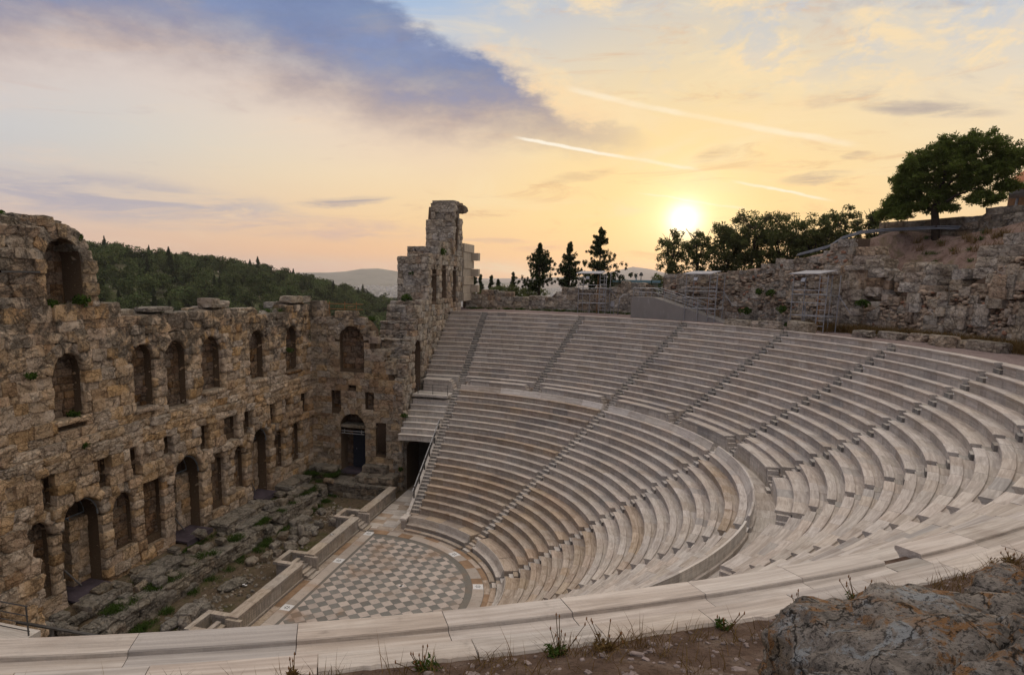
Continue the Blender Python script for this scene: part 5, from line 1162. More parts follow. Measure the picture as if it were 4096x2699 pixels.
# three lighting scaffolds
def scaffold(R, a, label, w=3.3, dp=1.3, h=4.55, z0=16.28):
    O = Vector(pol(R, a*D2R, z0)); Rt = Vector((math.sin(a*D2R), -math.cos(a*D2R), 0)); Bk = Vector((math.cos(a*D2R), math.sin(a*D2R), 0)); Z = Vector((0, 0, 1))
    t = thing('scaffold_tower', label, 'scaffold', O, 'lighting scaffold towers'); P = lambda u, v, z: O+Rt*u+Bk*v+Z*z
    def tb(nm, m, *pts, r=.042): mb = MB(); mb.tube(pts, r, 7); return mb.obj(nm, m, t)
    for u in (-w/2, w/2-.75, w/2):
        for v in (0, dp): tb('upright_pole', 'steel', P(u, v, -.1), P(u, v, h-.05))
    tb('upright_pole', 'wood', P(.35, dp*.6, -.1), P(.35, dp*.6, h-.1)); tb('upright_pole', 'steel', P(-.25, 0, -.1), P(-.25, 0, 2.3))
    for z in (1.25, 2.3, 2.95, 3.3): tb('horizontal_pole', 'steel', P(-w/2-.15, 0, z), P(w/2+.1, 0, z), r=.034)
    for z in (1.25, 2.9): tb('horizontal_pole', 'steel', P(-w/2-.1, dp, z), P(w/2+.2, dp, z), r=.03); tb('horizontal_pole', 'steel', P(-w/2, -.1, z), P(-w/2, dp+.1, z), r=.03); tb('horizontal_pole', 'steel', P(w/2, -.1, z), P(w/2, dp+.1, z), r=.03)
    for k in range(10): tb('ladder_rung', 'steel', P(w/2-.75, 0, .5+.42*k), P(w/2, 0, .5+.42*k), r=.025)
    tb('brace', 'steel', P(w/2, dp, 2.9), P(w/2+.9, dp+.3, 1.6), r=.03); tb('brace', 'steel', P(-w/2, dp, 2.9), P(-.9, 0, 4.1), r=.025)
    A = [P(-w/2-.3, -.25, h+.02), P(w/2-.55, -.25, h+.02), P(w/2-.55, dp+.2, h+.3), P(-w/2-.3, dp+.2, h+.3)]
    obj('roof_sheet', mesh('roof_sheet', A+[p+Z*.06 for p in A], [(3, 2, 1, 0), (4, 5, 6, 7), (0, 1, 5, 4), (1, 2, 6, 5), (2, 3, 7, 6), (3, 0, 4, 7)], 'sheet'), t)
    mb = MB(); mb.box(-.2, .2, -.08, .08, -.16, .16, Matrix.Translation(P(-.55, -.1, h-.45)) @ Matrix.Rotation(a*D2R+PI/2, 4, 'Z') @ Matrix.Rotation(.4, 4, 'X')); f_ = mb.obj('floodlight', 'steel', t)
    mb = MB(); mb.tube([P(-.55, -.1, h-.3), P(-.55, -.1, h)], .02, 5); mb.obj('lamp_bracket', 'iron', f_)
scaffold(42.7, 162.6, 'open steel scaffold tower with flat roof below the tallest cypress')
scaffold(39.9, 143.3, 'open steel scaffold tower with flat roof behind the foot of the concrete ramp')
scaffold(38.6, 125.6, 'open steel scaffold tower with flat roof at the right, hung with a floodlight')
t = thing('cabinet_post', 'small pale electrical box on thin legs beside the ramp', 'electrical box', pol(42.2, 158.9*D2R, 16.3))
p = Vector(pol(42.2, 158.9*D2R, 16.3)); mb = MB(); mb.box(-.25, .25, -.2, .2, .95, 1.55, Matrix.Translation(p)); mb.obj('cabinet', 'steel', t)
for d in (-.18, .18): mb = MB(); mb.tube([p+Vector((0, d, -.1)), p+Vector((0, d*.6, 1.))], .03, 5); mb.obj('leg', 'steel', t)
mb = MB(); mb.tube([pol(42.5, 158.2*D2R, 16.3), pol(42.6, 158.0*D2R, 18.2), pol(42.9, 157.7*D2R, 18.55), pol(43.4, 157*D2R, 18.6)], .05, 6); tag(mb.obj('bent_pipe', 'steel', smooth=True), 'bent steel pipe rising between the left scaffold and the ramp', 'pipe')
# fallen blocks along the top walkway
fb = [(-24.6, 26.6, 2.4, .75, 'long rough block at the foot of the ramp'), (-21.9, 28.4, 2.7, .85, 'big oblong block between the ramp and the right scaffold'), (-20.2, 30.6, 2.2, .95, 'big squared block at the left foot of the right scaffold'), (-17.7, 34.3, 1.25, .55, 'small fallen block first right of the right scaffold'), (-17., 35.9, 2.0, .55, 'flat fallen block second right of the right scaffold'), (-15.2, 37.0, 1.4, .6, 'rough fallen block half hidden in dry grass'), (-11.9, 37.2, 1.7, .75, 'tilted fallen block third from the right edge on the walkway'), (-10.9, 38.2, 1.8, .55, 'fallen block second from the right edge on the walkway'), (-9.4, 38.6, 2.3, .65, 'long flat fallen block nearest the right edge on the walkway')]
for k, (x, y, l, h, lb) in enumerate(fb):
    a = math.atan2(y, x); T = Matrix.Translation((x, y, 16.25+h*.45)) @ Matrix.Rotation(a+PI/2+random.uniform(-.1, .1), 4, 'Z') @ Matrix.Rotation(random.uniform(-.06, .06), 4, 'Y') @ Matrix.Diagonal((l, .95, h, 1))
    tag(obj('fallen_block', tmesh('eroded' if k % 2 else 'worn', k, 'stone_pale'), mtx=T), lb, 'stone block', 'fallen blocks on the top walkway')

# ------------------------------------------------------------------ far small structures
sh = thing('flat_shed', 'low blue-grey flat roof beyond the wall right of the cypresses', 'shed', (-57.5, 16, 17.5))
mb = MB(); mb.box(-60, -57.6, 12.6, 20.2, 17., 19.9); mb.obj('wall', 'newstone', sh); mb = MB(); mb.box(-60.3, -57.3, 12.3, 20.5, 19.9, 20.25); mb.obj('roof', 'teal', sh)
mb = MB(); mb.tube([(-58.6, 17.3, 20.2), (-58.6, 17.3, 21.1)], .1, 6); mb.obj('flue', 'steel', sh)
lp = thing('lamp_post', 'small lamp post against the far mountain, left of the sunlit trees', 'lamp post', (-62.5, 17.9, 17))
mb = MB(); mb.tube([(-62.5, 17.9, 17), (-62.5, 17.9, 20.9)], .07, 6); mb.obj('post', 'steel', lp); mb = MB(); mb.tube([(-62.5, 17.9, 20.85), (-62.5, 17.9, 21.1), (-62.5, 17.9, 21.35)], [.28, .25, .1], 8); mb.obj('lamp_head', 'iron', lp)
ht = thing('tiled_hut', 'orange roof corner of a small hut at the right photo edge', 'hut', (-28, 48.5, 25))
mb = MB(); mb.box(-31, -26.5, 47.6, 52, 24.5, 28.2); mb.obj('wall', 'wood', ht)
obj('roof', mesh('roof', [(-31.4, 46.3, 28.0), (-26.2, 46.3, 28.0), (-26.2, 49.8, 30.6), (-31.4, 49.8, 30.6), (-31.4, 53.3, 28), (-26.2, 53.3, 28)], [(0, 1, 2, 3), (3, 2, 5, 4)], 'roof'), ht)
mb = MB(); mb.tube([(-27.6, 46.6, 24.5), (-27.6, 46.9, 28.2)], .1, 8); mb.tube([(-27.9, 46.4, 27.4), (-27.2, 47.2, 27.4)], .32, 12); mb.obj('vent_pipe', 'steel', ht)
bd = thing('bird', 'tiny dark bird perched on the lower shoulder of the ruined tower', 'bird', (-28.4, -3.6, 23.1))
mb = MB(); T = Matrix.Translation((-28.2, -4.3, 22.75)); pts = [(-.16, 0, .1), (-.08, 0, .16), (.02, 0, .22), (.1, 0, .32), (.13, 0, .4)]
mb.tube([T @ Vector(p) for p in pts], [.015, .06, .075, .045, .03], 8); mb.tube([T @ Vector((-.14, 0, .12)), T @ Vector((-.34, 0, .05))], [.03, .015], 5); mb.tube([T @ Vector((.13, 0, .41)), T @ Vector((.2, 0, .4))], [.012, .004], 4); mb.obj('body', 'black', bd, smooth=True)
mb = MB(); mb.tube([T @ Vector((.02, .02, .16)), T @ Vector((.02, .02, 0))], .008, 4); mb.tube([T @ Vector((.02, -.02, .16)), T @ Vector((.02, -.02, 0))], .008, 4); mb.obj('legs', 'black', bd)
fl_ = thing('floodlight', 'pair of small blue floodlights on the wall head right of the big arch', 'floodlight', (5.2, YS-.6, 18))
for x in (5.25, 4.95): mb = MB(); mb.box(x-.13, x+.13, YS-.8, YS-.55, 18.0, 18.42); mb.obj('lamp_box', 'teal', fl_)

# ------------------------------------------------------------------ vegetation
def leaves(centers, radii, per, size, asp=.45, seed=1, flatn=1., surf=.55, quad=True):
    g = np.random.default_rng(seed); C_ = np.repeat(np.asarray(centers, float), per, 0); Rr = np.repeat(np.asarray(radii, float), per)
    n = len(C_); v = g.normal(size=(n, 3)); v /= np.linalg.norm(v, axis=1)[:, None]
    r = (surf+(1-surf)*g.random(n))*Rr; P = C_+v*r[:, None]*np.array([1, 1, flatn])
    d1 = v*.6+g.normal(size=(n, 3))*.6; d1 /= np.linalg.norm(d1, axis=1)[:, None]
    d2 = np.cross(d1, g.normal(size=(n, 3))); d2 /= np.linalg.norm(d2, axis=1)[:, None]+1e-9
    s = size*(.6+.8*g.random(n))[:, None]; a = d1*s; b = d2*s*asp
    if quad:
        Vv = np.stack([P-a*.5, P+b*.5, P+a*.5, P-b*.5], 1).reshape(-1, 3); Ff = np.arange(4*n).reshape(-1, 4)
        rn = np.repeat(np.repeat(g.random(n//per+1), per)[:n]*.6+g.random(n)*.4, 4)
    else:
        Vv = np.stack([P-b*.3, P+b*.3, P+a], 1).reshape(-1, 3); Ff = np.arange(3*n).reshape(-1, 3); rn = np.repeat(np.repeat(g.random(n//per+1), per)[:n]*.6+g.random(n)*.4, 3)
    return Vv, Ff, rn
def tree(label, cat, base, crown, trunk, m, group=None, name='tree'):
    t = thing(name, label, cat, base, group); B = Vector(base)
    mb = MB()
    for pts, rad in trunk: mb.tube([B+Vector(p) for p in pts], rad, 7)
    mb.obj('trunk', 'bark', t, smooth=True)
    V, F, rn = crown; obj('crown', mesh('crown', V+np.array(base), F, m, False, rn), t); return t
# pine on the terrace
def pine_crown(seed=3):
    g = random.Random(seed); cs = []; rs = []
    pads = [(0, .6, 6.9, 1.9, .8), (.6, -.9, 6.1, 2.0, .8), (-.6, 2.6, 6.6, 2.0, .8), (.4, 4.6, 5.9, 1.5, .7), (0, -3.2, 5.6, 1.8, .75), (.4, -4.1, 4.6, 1.5, .7), (-.8, 1.2, 5.1, 2.3, .8), (.3, -1.6, 4.4, 2.2, .8), (0, 3.9, 4.5, 1.8, .7), (.6, -3.6, 3.0, 1.7, .65), (0, -2.5, 2.0, 1.8, .6), (.2, 1.7, 3.2, 1.9, .7), (.3, -5.4, 1.7, 1.2, .5), (-.3, -4.4, 1.4, 1.4, .5), (-.5, 3.2, 2.4, 1.7, .55), (.2, -.6, 2.8, 1.6, .6), (.3, 4.9, 3.4, 1.2, .5), (0, .4, 1.9, 1.2, .4), (0, .2, 5.9, 2.2, .8), (0, 2.4, 4.2, 2.2, .8), (.2, -2.4, 3.7, 2.0, .7), (.4, -4.9, 2.4, 1.3, .6), (.2, 4.2, 5.2, 1.6, .7), (0, -3.9, 3.8, 1.5, .7)]
    # local x: away from camera, local y: to the left in view is +; rotate so that y spans across the view
    for (x, y, z, r, f) in pads:
        for k in range(int(26*r)):
            v = Vector((g.gauss(0, 1), g.gauss(0, 1), abs(g.gauss(0, 1))*.9-.25)).normalized(); q = r*g.uniform(.45, 1.02)
            yy = (y+v.y*q)*.84; yy = yy*.78 if yy < 0 else yy; p = ((x+v.x*q)*.84, -yy, (z+.5+v.z*q*f)*.93); a = 159*D2R
            cs.append((p[0]*math.cos(a)-p[1]*math.sin(a), p[0]*math.sin(a)+p[1]*math.cos(a), p[2])); rs.append(g.uniform(.3, .55))
    return leaves(cs, rs, 85, .25, .3, seed, .8, .1, True)
def bough(s, p0, p1, r): mid = (Vector(p0)+Vector(p1))/2+Vector((0, 0, .25)); return ([p0, tuple(mid), p1], [r, r*.75, r*.35])
pb = (-26.6, 41.2, 24.0)
tree('large umbrella-shaped pine with bent trunk on the right-hand terrace', 'pine tree', pb, pine_crown(), [([(0, 0, -.4), (-.2, -.1, 1.), (-.05, -.35, 2.2), (.1, -.3, 3.2), (.1, 0, 4.6), (0, 0, 6.2)], [.34, .3, .26, .2, .14, .05]),
     bough(1, (-.05, -.35, 2.2), (1.9, 1.6, 3.6), .13), bough(1, (-.05, -.3, 2.), (-2., -1.5, 2.6), .13), bough(1, (.1, -.3, 3.2), (-1.8, -1.2, 4.6), .1), bough(1, (.1, -.3, 3.3), (1.6, 1.2, 5.2), .1)], 'pine', None, 'pine_tree')
# ragged cypresses
def cypress_crown(h, r, seed):
    g = random.Random(seed); cs = []; rs = []
    for i in range(int(h*34)):
        f = g.random()**1.25; z = .06*h+f*h*.9; rr = r*(1-f)**.8*(1.0+.75*mnoise.noise(Vector((f*7, seed, 0)))+.45*mnoise.noise(Vector((f*17, seed, 3))))+.1
        a = g.random()*2*PI; ln = g.uniform(.25, 1.1)*rr; n = 3
        if mnoise.noise(Vector((math.cos(a)*1.2, math.sin(a)*1.2, z*.8+seed))) < .0: continue
        for k in range(n): q = ln*(k+1)/n; cs.append((math.cos(a)*q, math.sin(a)*q, z+q*.3)); rs.append(g.uniform(.16, .34))
    for k in range(12): cs.append((g.gauss(0, .08), g.gauss(0, .08), h*(.86+.012*k))); rs.append(.16)
    return leaves(cs, rs, 60, .2, .5, seed, 1.2, .1)
for k, (x, y, z, h, r, lb) in enumerate([(-56.5, 4.2, 18.0, 7.1, 3.6, 'left of three ragged dark cypresses behind the low wall'), (-58.9, 8.1, 18.0, 7.4, 2.7, 'middle and thinnest of three ragged dark cypresses'), (-55.2, 12.5, 18.2, 8.9, 4.1, 'tallest of three ragged dark cypresses, behind the left scaffold')]):
    tree(lb, 'cypress tree', (x, y, z), cypress_crown(h, r, 11+k), [([(0, 0, -1), (.05, 0, h*.4), (0, .05, h*.95)], [.22, .14, .03])], 'cypress', 'ragged cypresses', 'cypress_tree')
for k, (x, y, h) in enumerate([(-107.9, -18.2, 5.), (-108.3, -16.9, 4.4), (-108.8, -14.6, 4.2), (-109.1, -13.1, 3.4), (-109.8, -9.9, 5.)]):
    lb = ('first', 'second', 'third', 'fourth', 'fifth')[k]+' tiny far cypress from the left, just right of the restored pier'
    tree(lb, 'cypress tree', (x, y, 16.6), cypress_crown(h, .9, 31+k), [([(0, 0, -3), (0, 0, h*.9)], [.14, .03])], 'cypress', 'tiny far cypresses', 'cypress_tree')
def bushy_crown(h, r, seed, n=36, dens=95, size=.26, low=.12, lr=(.45, .95), sh=.8):
    g = random.Random(seed); cs = []; rs = []
    for i in range(n):
        v = Vector((g.gauss(0, 1), g.gauss(0, 1), g.gauss(0, 1))).normalized(); q = g.uniform(.35, 1.)
        cs.append((v.x*r*q, v.y*r*q, h*(.5+low)+v.z*q*h*(.5-low*.5))); rs.append(g.uniform(*lr)*sh)
    return leaves(cs, rs, dens, size, .5, seed, .85, .6 if h == 7.5 else .35)
grp = [(-46.4, 21.3, 19.8, 6.4, 2.0, 'scraggy sunlit tree at the left end of the grove, nearest the sun'), (-47.5, 24.3, 20., 6.9, 2.2, 'open-branched tree second from left in the grove by the sun'), (-46.0, 27.4, 20.2, 7.4, 2.6, 'broad tree third from left in the grove on the wall'), (-44.6, 29.9, 20.2, 8.2, 2.9, 'tallest dense tree in the middle of the grove on the wall'), (-45.2, 33.0, 20.4, 7.6, 2.9, 'dense dark tree right of the tallest tree in the grove'), (-45.4, 36.2, 20.8, 6.6, 2.6, 'rounded tree at the right of the dense grove'), (-45.9, 38.8, 22., 6.9, 2.2, 'slender tree with airy crown right of the dense grove'), (-43.6, 41.6, 22.8, 5.5, 2.0, 'small airy tree left of the terrace wall and pine')]
for k, (x, y, z, h, r, lb) in enumerate(grp):
    airy = k in (0, 1, 6, 7); g = random.Random(k)
    tr_ = [([(0, 0, -1.2), (g.uniform(-.2, .2), g.uniform(-.2, .2), h*.35)], [.2, .14])]+[([(0, 0, h*.3), (g.uniform(-1, 1)*r*.5, g.uniform(-1, 1)*r*.5, h*.6), (g.uniform(-1, 1)*r*.7, g.uniform(-1, 1)*r*.7, h*.92)], [.11, .07, .02]) for _ in range(7)]
    tree(lb, 'tree', (x, y, z), bushy_crown(h, r, 60+k, 80 if airy else 120, 60 if airy else 95, .24, .0, (.3, .6) if airy else (.4, .8), 1.), tr_, 'olive', 'grove beside the sun', 'broadleaf_tree')
bl_ = ['low dark bush at the left end of the hedge behind the low wall', 'second low bush of the hedge behind the low wall', 'third low bush of the hedge behind the low wall', 'fourth low bush of the hedge, beside the left cypress', 'bush behind the flat shed, left', 'bush behind the gate, right of the shed']
for k, (x, y, z, h, r) in enumerate([(-69.3, -8.2, 16., 2.9, 2.4), (-70, -5., 16., 3.2, 2.6), (-70.6, -1.8, 16., 3.1, 2.6), (-71, 1.2, 16., 3.5, 2.5), (-66, 15.5, 17.2, 3.2, 1.8), (-62.8, 21.6, 17.6, 3.6, 2.4)]):
    tree(bl_[k], 'bush', (x, y, z), bushy_crown(h, r, 90+k, 34, 70, .26, .1, (.5, .9)), [([(0, 0, -1), (0, 0, h*.6)], [.1, .05])], 'olive', 'bushes beyond the low wall', 'bush')
# trees on the wooded hill: the nearer and larger ones as trees, the rest as one wood
protos = []
for k in range(7):
    if k == 6: V, F, rn = cypress_crown(9., 1.6, 200); V = V*np.array([1, 1, 1.])
    else: V, F, rn = bushy_crown(7.5, 3.3, 120+k, 20, 42, .8, .1, (1.1, 1.9), 1.)
    protos.append((mesh('crown', V, F, 'wood_leaf' if k != 6 else 'cypress', False, rn), V, F, rn))
tm = MB(); tm.tube([(0, 0, -1), (0, 0, 4.)], [.25, .1], 5); trm = tm.mesh('trunk', 'bark')
cand = []
for i in range(3000):
    a = random.uniform(186, 236); d = 120+(560-120)*random.random()**.75; x, y = CAMPOS.x+d*math.cos(a*D2R), CAMPOS.y+d*math.sin(a*D2R)
    k = 6 if random.random() < .07 else random.randrange(6); s = random.choice((random.uniform(.5, .9), random.uniform(.8, 1.5)))*(1 if k != 6 else random.uniform(.9, 1.3))
    if mnoise.noise(Vector((x*.02, y*.02, 8))) > .33 and random.random() < .7: continue
    cand.append((pxw((x, y, hill_z(x, y)+5), s), x, y, hill_z(x, y)-.6, k, s))
cand.sort(reverse=True); Vs = []; Fs = []; Rn = []; b0 = {}; cnt = 0
for i, (w, x, y, z, k, s) in enumerate(cand):
    rz = random.random()*6.28
    if i < 140 and w > 0:
        t = thing('hill_tree', 'tall dark cypress rising out of the wooded hill' if k == 6 else 'dark green bushy tree on the wooded hill behind the stage wall', 'tree', (x, y, z), 'trees on the wooded hill')
        for me, nm in ((protos[k][0], 'crown'), (trm, 'trunk')): obj(nm, me, t, mtx=Matrix.Translation((x, y, z)) @ Matrix.Rotation(rz, 4, 'Z') @ Matrix.Scale(s, 4))
    else:
        V, F, rn = protos[k][1:]; c, sn = math.cos(rz)*s, math.sin(rz)*s; sel = slice(None) if w > .0 and d < 1e9 else slice(None)
        Rt = np.array([[c, -sn, 0], [sn, c, 0], [0, 0, s]]); b0.setdefault(k, []).append(V @ Rt.T+np.array([x, y, z])); 
        Rn.append((k, np.clip(rn*.16+random.random()*.84, 0, 1)))
for grpk, m, nm in ((range(6), 'wood_leaf', 'hill_wood'), ((6,), 'cypress', 'hill_cypress_wood')):
    Vs = []; Fs = []; Rs_ = []; base = 0
    for k in grpk:
        rr = [r for kk, r in Rn if kk == k]
        for V, r in zip(b0.get(k, []), rr): Vs.append(V); Fs.append(protos[k][2]+base); base += len(V); Rs_.append(r)
    if Vs: o = obj(nm, mesh(nm, np.concatenate(Vs), np.concatenate(Fs), m, False, np.concatenate(Rs_))); o['kind'] = 'stuff'
# grass and weeds
def tufts(name, pts, n, hgt, spread, m, seed=1, wid=.012, lean=.35):
    g = np.random.default_rng(seed); P = np.repeat(np.asarray(pts, float), n, 0); k = len(P)
    P = P+np.stack([g.normal(size=k)*spread, g.normal(size=k)*spread, np.zeros(k)], 1); h = hgt*(.4+.8*g.random(k)); a = g.random(k)*6.28
    w = np.stack([np.cos(a), np.sin(a), np.zeros(k)], 1)*wid; ln = np.stack([g.normal(size=k)*lean, g.normal(size=k)*lean, np.ones(k)], 1)*h[:, None]
    mid = P+ln*.55+np.stack([g.normal(size=k)*.03*hgt, g.normal(size=k)*.03*hgt, np.zeros(k)], 1)
    V = np.stack([P-w, P+w, mid+w*.7, mid-w*.7, P+ln*1.0+np.stack([ln[:, 0]*.5, ln[:, 1]*.5, np.zeros(k)], 1)], 1).reshape(-1, 3)
    F = []; b = np.arange(k)*5
    F = np.concatenate([np.stack([b, b+1, b+2], 1), np.stack([b, b+2, b+3], 1), np.stack([b+3, b+2, b+4], 1)])
    o = obj(name, mesh(name, V, F, m, False, np.repeat(g.random(k), 5))); o['kind'] = 'stuff'; return o
pts = []
for i in range(260): a = random.uniform(96, 130)*D2R; R = random.gauss(40.9, .45); pts.append(pol(R, a, 16.3+max(0, R-41)*.05))
for i in range(70): a = random.uniform(100, 126); R = random.uniform(43, 49); pts.append(pol(R, a*D2R, slope_z(a, R)-.05))
tufts('dry_grass', pts, 46, .75, .16, 'dry', 2, .014)
pts = []
for i in range(150): a = random.uniform(128, 184)*D2R; R = (41.9 if a/D2R < 139 else 43.7)+random.gauss(0, .15); pts.append(pol(R, a, 16.3))
for i in range(90): a = random.uniform(97, 134)*D2R; R = random.uniform(41.2, 42); pts.append(pol(R, a, 16.3))
for i in range(60): a = random.uniform(100, 125); R = random.uniform(42.8, 49); pts.append(pol(R, a*D2R, slope_z(a, R)-.05))
for i in range(26): x = random.uniform(-20, 10); pts.append((x, YS-random.uniform(.5, 1.5), float(top_s(x))-.15))
tufts('wall_weeds', pts, 40, .38, .14, 'weed', 3, .02, .6)
pts = []
for i in range(150): x = random.uniform(-19.5, 9); y = random.choice([-11.6, -11.3, -9.5, -8.4])+random.gauss(0, .25); pts.append((x, y, .95 if y < -9 else -.3))
for i in range(26): pts.append((random.uniform(-19.8, -18), random.uniform(-12, -9), 1.3))
tufts('pit_weeds', pts, 130, .26, .22, 'weed', 4, .016, .8)
pts = []; bushes = []
for i in range(300):
    a = random.uniform(20, 42)*D2R; R = 36.08+abs(random.gauss(0, .3)) if random.random() < .55 else random.uniform(36, 40); x, y, _ = pol(R, a, 0); pts.append((x, y, near_z(x, y)-.02))
tufts('near_dry_grass', pts, 9, .2, .06, 'dry', 5, .0045, .5)
# clumps of leafy shrubs on the ruins
def shrub(x, y, z, r, lb, m='weed', grp='wall plants'):
    t = thing('wall_plant', lb, 'plant', (x, y, z), grp); V, F, rn = leaves([(random.gauss(0, r*.4), random.gauss(0, r*.4), random.uniform(.1, .7)*r) for _ in range(9)], [r*.45]*9, 40, r*.35, .5, int(abs(x*100)+abs(z*10)))
    obj('leaves', mesh('leaves', V+np.array((x, y, z)), F, m, False, rn), t)
    mb = MB(); mb.tube([(x, y, z-.1), (x, y, z+r*.6)], [.03, .01], 4); mb.obj('stem', 'bark', t)
for a in ((10.55, -11.95, 14.6, .35, 'small bush growing from the wall left of the first tall niche'), (7.6, -12.5, 11.9, .4, 'bush on the sill of the first tall niche'), (6.8, -12.2, 18.3, .55, 'leafy bush at the foot of the big top arch'), (8.6, -12.2, 18.3, .35, 'small plant under the left side of the top arch'), (7.6, -11.95, 10.2, .3, 'small plant below the first tall niche'), (-15.6, -11.9, 13.4, .4, 'bush on the left jamb of the last tall niche'), (-20., -5.6, 16.1, .4, 'bush at the right shoulder of the wing arch'), (-28.2, -3.2, 21.6, .5, 'bush hanging on the tower corner by the first tower arch'), (-27.8, -4.4, 20.4, .35, 'bush on the end face of the tower'), (-31.5, -2.5, 22.7, .6, 'large bush on the shoulder between the tower stages'), (-25.2, -4., 17.9, .6, 'grassy clump on the rubble shoulder below the tower'), (-35.9, -4.2, 27.3, .25, 'tiny plant high on the end face of the tower'),
          (-20., -2.5, 7.2, .35, 'plant on the corner beside the side seats'), (-19.9, -2.7, 2.0, .35, 'plant hanging near the passage corner'), (10.9, -12.9, 22.7, .5, 'grey-green plant on the dome of the big arch'), (6.6, -12.4, 21.9, .45, 'upright weedy plant on the right haunch of the big arch')): shrub(*a)
GB = ['green bush low on the ruin wall just right of the right scaffold', 'green bush high on the ruin wall behind the middle scaffold', 'green bush on the ruin wall between the two right scaffolds', 'lower green bush on the ruin wall left of the right scaffold', 'low green bush on the ruin wall behind the ramp foot', 'green bush on the ledge above the right scaffold', 'green bush on the rubble slope below the pine', 'green bush high on the stepped ruin near the right edge', 'green bush on the slope between the pine and the stepped ruin']
for a in ((41.0, 121.4, 18.4), (41.4, 136, 19.2), (41.4, 134.4, 19.0), (41.4, 132.6, 17.6), (41.4, 137.6, 17.3), (43.2, 118.6, 19.6), (46., 121, None), (44, 105.5, None), (45.5, 108, None)):
    R, an, z = a; x, y, _ = pol(R, an*D2R, 0); z = z if z else slope_z(an, R)
    shrub(x, y, z, .5, GB.pop(0), 'weed', 'green bushes on the right-hand wall')
# weeds standing at the near kerb
def weed(a, R, h, lb, seed):
    x, y, _ = pol(R, a*D2R, 0); z = near_z(x, y); g = random.Random(seed); t = thing('dry_weed', lb, 'plant', (x, y, z), 'dry weeds by the near kerb'); mb = MB(); hd = MB()
    for i in range(g.randint(5, 9)):
        dx, dy = g.gauss(0, .09), g.gauss(0, .09); hh = h*.75*g.uniform(.45, 1.); p = [(x+dx*.2, y+dy*.2, z-.02), (x+dx*.7, y+dy*.7, z+hh*.5), (x+dx*1.2, y+dy*1.2, z+hh)]
        mb.tube(p, [.006, .0045, .0035], 4); e = Vector(p[2]); hd.tube([e-Vector((0, 0, .012)), e+Vector((0, 0, .004)), e+Vector((0, 0, .03))], [.003, .009, .002], 5)
    mb.obj('stems', 'dry', t)['kind'] = 'stuff'; hd.obj('seed_heads', 'wood', t)['kind'] = 'stuff'
    V, F, rn = leaves([(x+g.gauss(0, .06), y+g.gauss(0, .06), z+.05) for _ in range(6)], [.06]*6, 22, .06, .3, seed); obj('leaves', mesh('leaves', V, F, 'dry' if seed % 2 else 'weed', False, rn), t)
for k, (a, R, h, lb) in enumerate([(30.1, 36.15, .5, 'tall branching dry weed at the near kerb, centre foreground'), (30.9, 36.15, .36, 'bushy dry weed clump at the near kerb beside the tall one'), (27.9, 36.1, .3, 'small dry weed at the kerb left of centre'), (26.0, 36.1, .34, 'thin dry weed at the kerb far left'), (33.2, 36.12, .3, 'thin dry weed standing in front of the kerb right of centre'), (34.9, 36.1, .34, 'yellowish weed clump at the kerb left of the boulder'), (36.2, 36.12, .4, 'spiky weed with dark seed heads by the boulder top'), (41., 36.12, .3, 'weeds at the kerb by the foreground stair gap')]): weed(a, R, h, lb, 300+k)
# stones on the near slope
mb = MB(); big = []
for i in range(2300):
    a = random.uniform(17, 46); R = 36.05+5.0*random.random()**1.1; s = random.uniform(.012, .05)*(1 if random.random() < .93 else 2.0); x, y, _ = pol(R, a*D2R, 0); t = random.choice(TPL['rock']); z = near_z(x, y)
    T = Matrix.Translation((x, y, z+s*.1)) @ Matrix.Rotation(random.random()*6, 4, 'Z') @ Matrix.Rotation(random.gauss(0, .3), 4, 'X') @ Matrix.Diagonal((s*random.uniform(1, 2), s, s*.6, 1)); mb.add([T @ Vector(v) for v in t[0]], t[1])
o = mb.obj('loose_pebbles', 'pebble', rnd=True); o['kind'] = 'stuff'
for i in range(18):
    a = random.uniform(22.5, 35); R = random.uniform(36.3, 39.2); s = random.uniform(.06, .15); x, y, _ = pol(R, a*D2R, 0); z = near_z(x, y)
    o = obj('loose_stone', tmesh('rock', i % 10, 'pebble'), mtx=Matrix.Translation((x, y, z+s*.12)) @ Matrix.Rotation(random.random()*6, 4, 'Z') @ Matrix.Diagonal((s*1.7, s, s*.5, 1)))
    tag(o, 'flat pinkish loose stone lying on the dry foreground dirt', 'stone', 'loose stones on the foreground dirt')
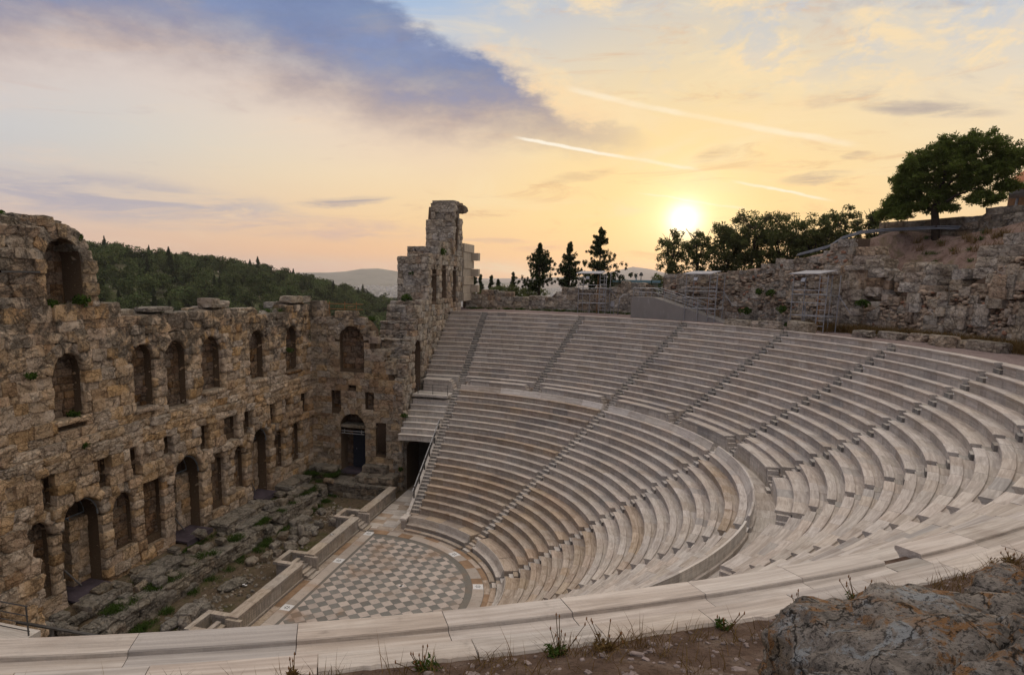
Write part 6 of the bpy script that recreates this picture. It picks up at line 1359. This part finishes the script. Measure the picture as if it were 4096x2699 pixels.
# boulders at lower right
RT = Vector((CR.x, CR.y, 0)).normalized(); FW = Vector((CD.x, CD.y, 0)).normalized()
def boulder_obj(c, sx_, sy_, sz_, seed, lb, rot=0., pw=3.4):
    bm = bmesh.new(); bmesh.ops.create_icosphere(bm, subdivisions=6, radius=1.); of = Vector((seed*3.1, seed*1.7, seed))
    for v in bm.verts:
        p = v.co.copy(); L = (abs(p.x)**pw+abs(p.y)**pw+abs(p.z)**pw)**(1/pw); p = p/L
        q = Vector((p.x*sx_, p.y*sy_, p.z*sz_)); n = p.normalized()
        d = mnoise.noise(q*.9+of)*.2+mnoise.noise(q*2.1+of)*.1+mnoise.noise(q*4.7+of)*.05+mnoise.noise(q*11+of)*.035+mnoise.noise(q*24+of)*.02-abs(mnoise.noise(Vector((q.x*1.5, q.y*1.5, q.z*6))+of))*.12
        rg = abs(mnoise.noise(q*1.6+of*2)); d -= max(0, .09-rg)*.9
        v.co = q+n*d
    me = bpy.data.meshes.new('boulder'); bm.to_mesh(me); bm.free(); me.polygons.foreach_set('use_smooth', np.ones(len(me.polygons), bool)); me.materials.append(M['boulder'])
    a = math.atan2(RT.y, RT.x)+rot
    return tag(obj('boulder', me, mtx=Matrix.Translation(c) @ Matrix.Rotation(a, 4, 'Z')), lb, 'boulder')
P = lambda r, f, z: CAMPOS+RT*r+FW*f+Vector((0, 0, z))
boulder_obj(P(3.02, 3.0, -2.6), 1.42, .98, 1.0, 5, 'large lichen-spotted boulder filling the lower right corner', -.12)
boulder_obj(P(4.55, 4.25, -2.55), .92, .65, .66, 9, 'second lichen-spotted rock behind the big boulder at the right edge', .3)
# haze of the evening air
hb = MB(); hb.box(-8600, 8600, -8600, 8600, -62, 215); hz_ = hb.obj('haze', None)
hm = bpy.data.materials.new('evening_haze'); hm.use_nodes = True; hn = NT(hm.node_tree); hn.n.clear()
pv_ = hn.new('ShaderNodeVolumePrincipled', {'Color': (.93, .95, 1., 1), 'Density': 7e-5, 'Anisotropy': .45}); ho = hn.new('ShaderNodeOutputMaterial'); hn.l.new(pv_.outputs[0], ho.inputs['Volume'])
hz_.data.materials.append(hm); hz_['kind'] = 'stuff'
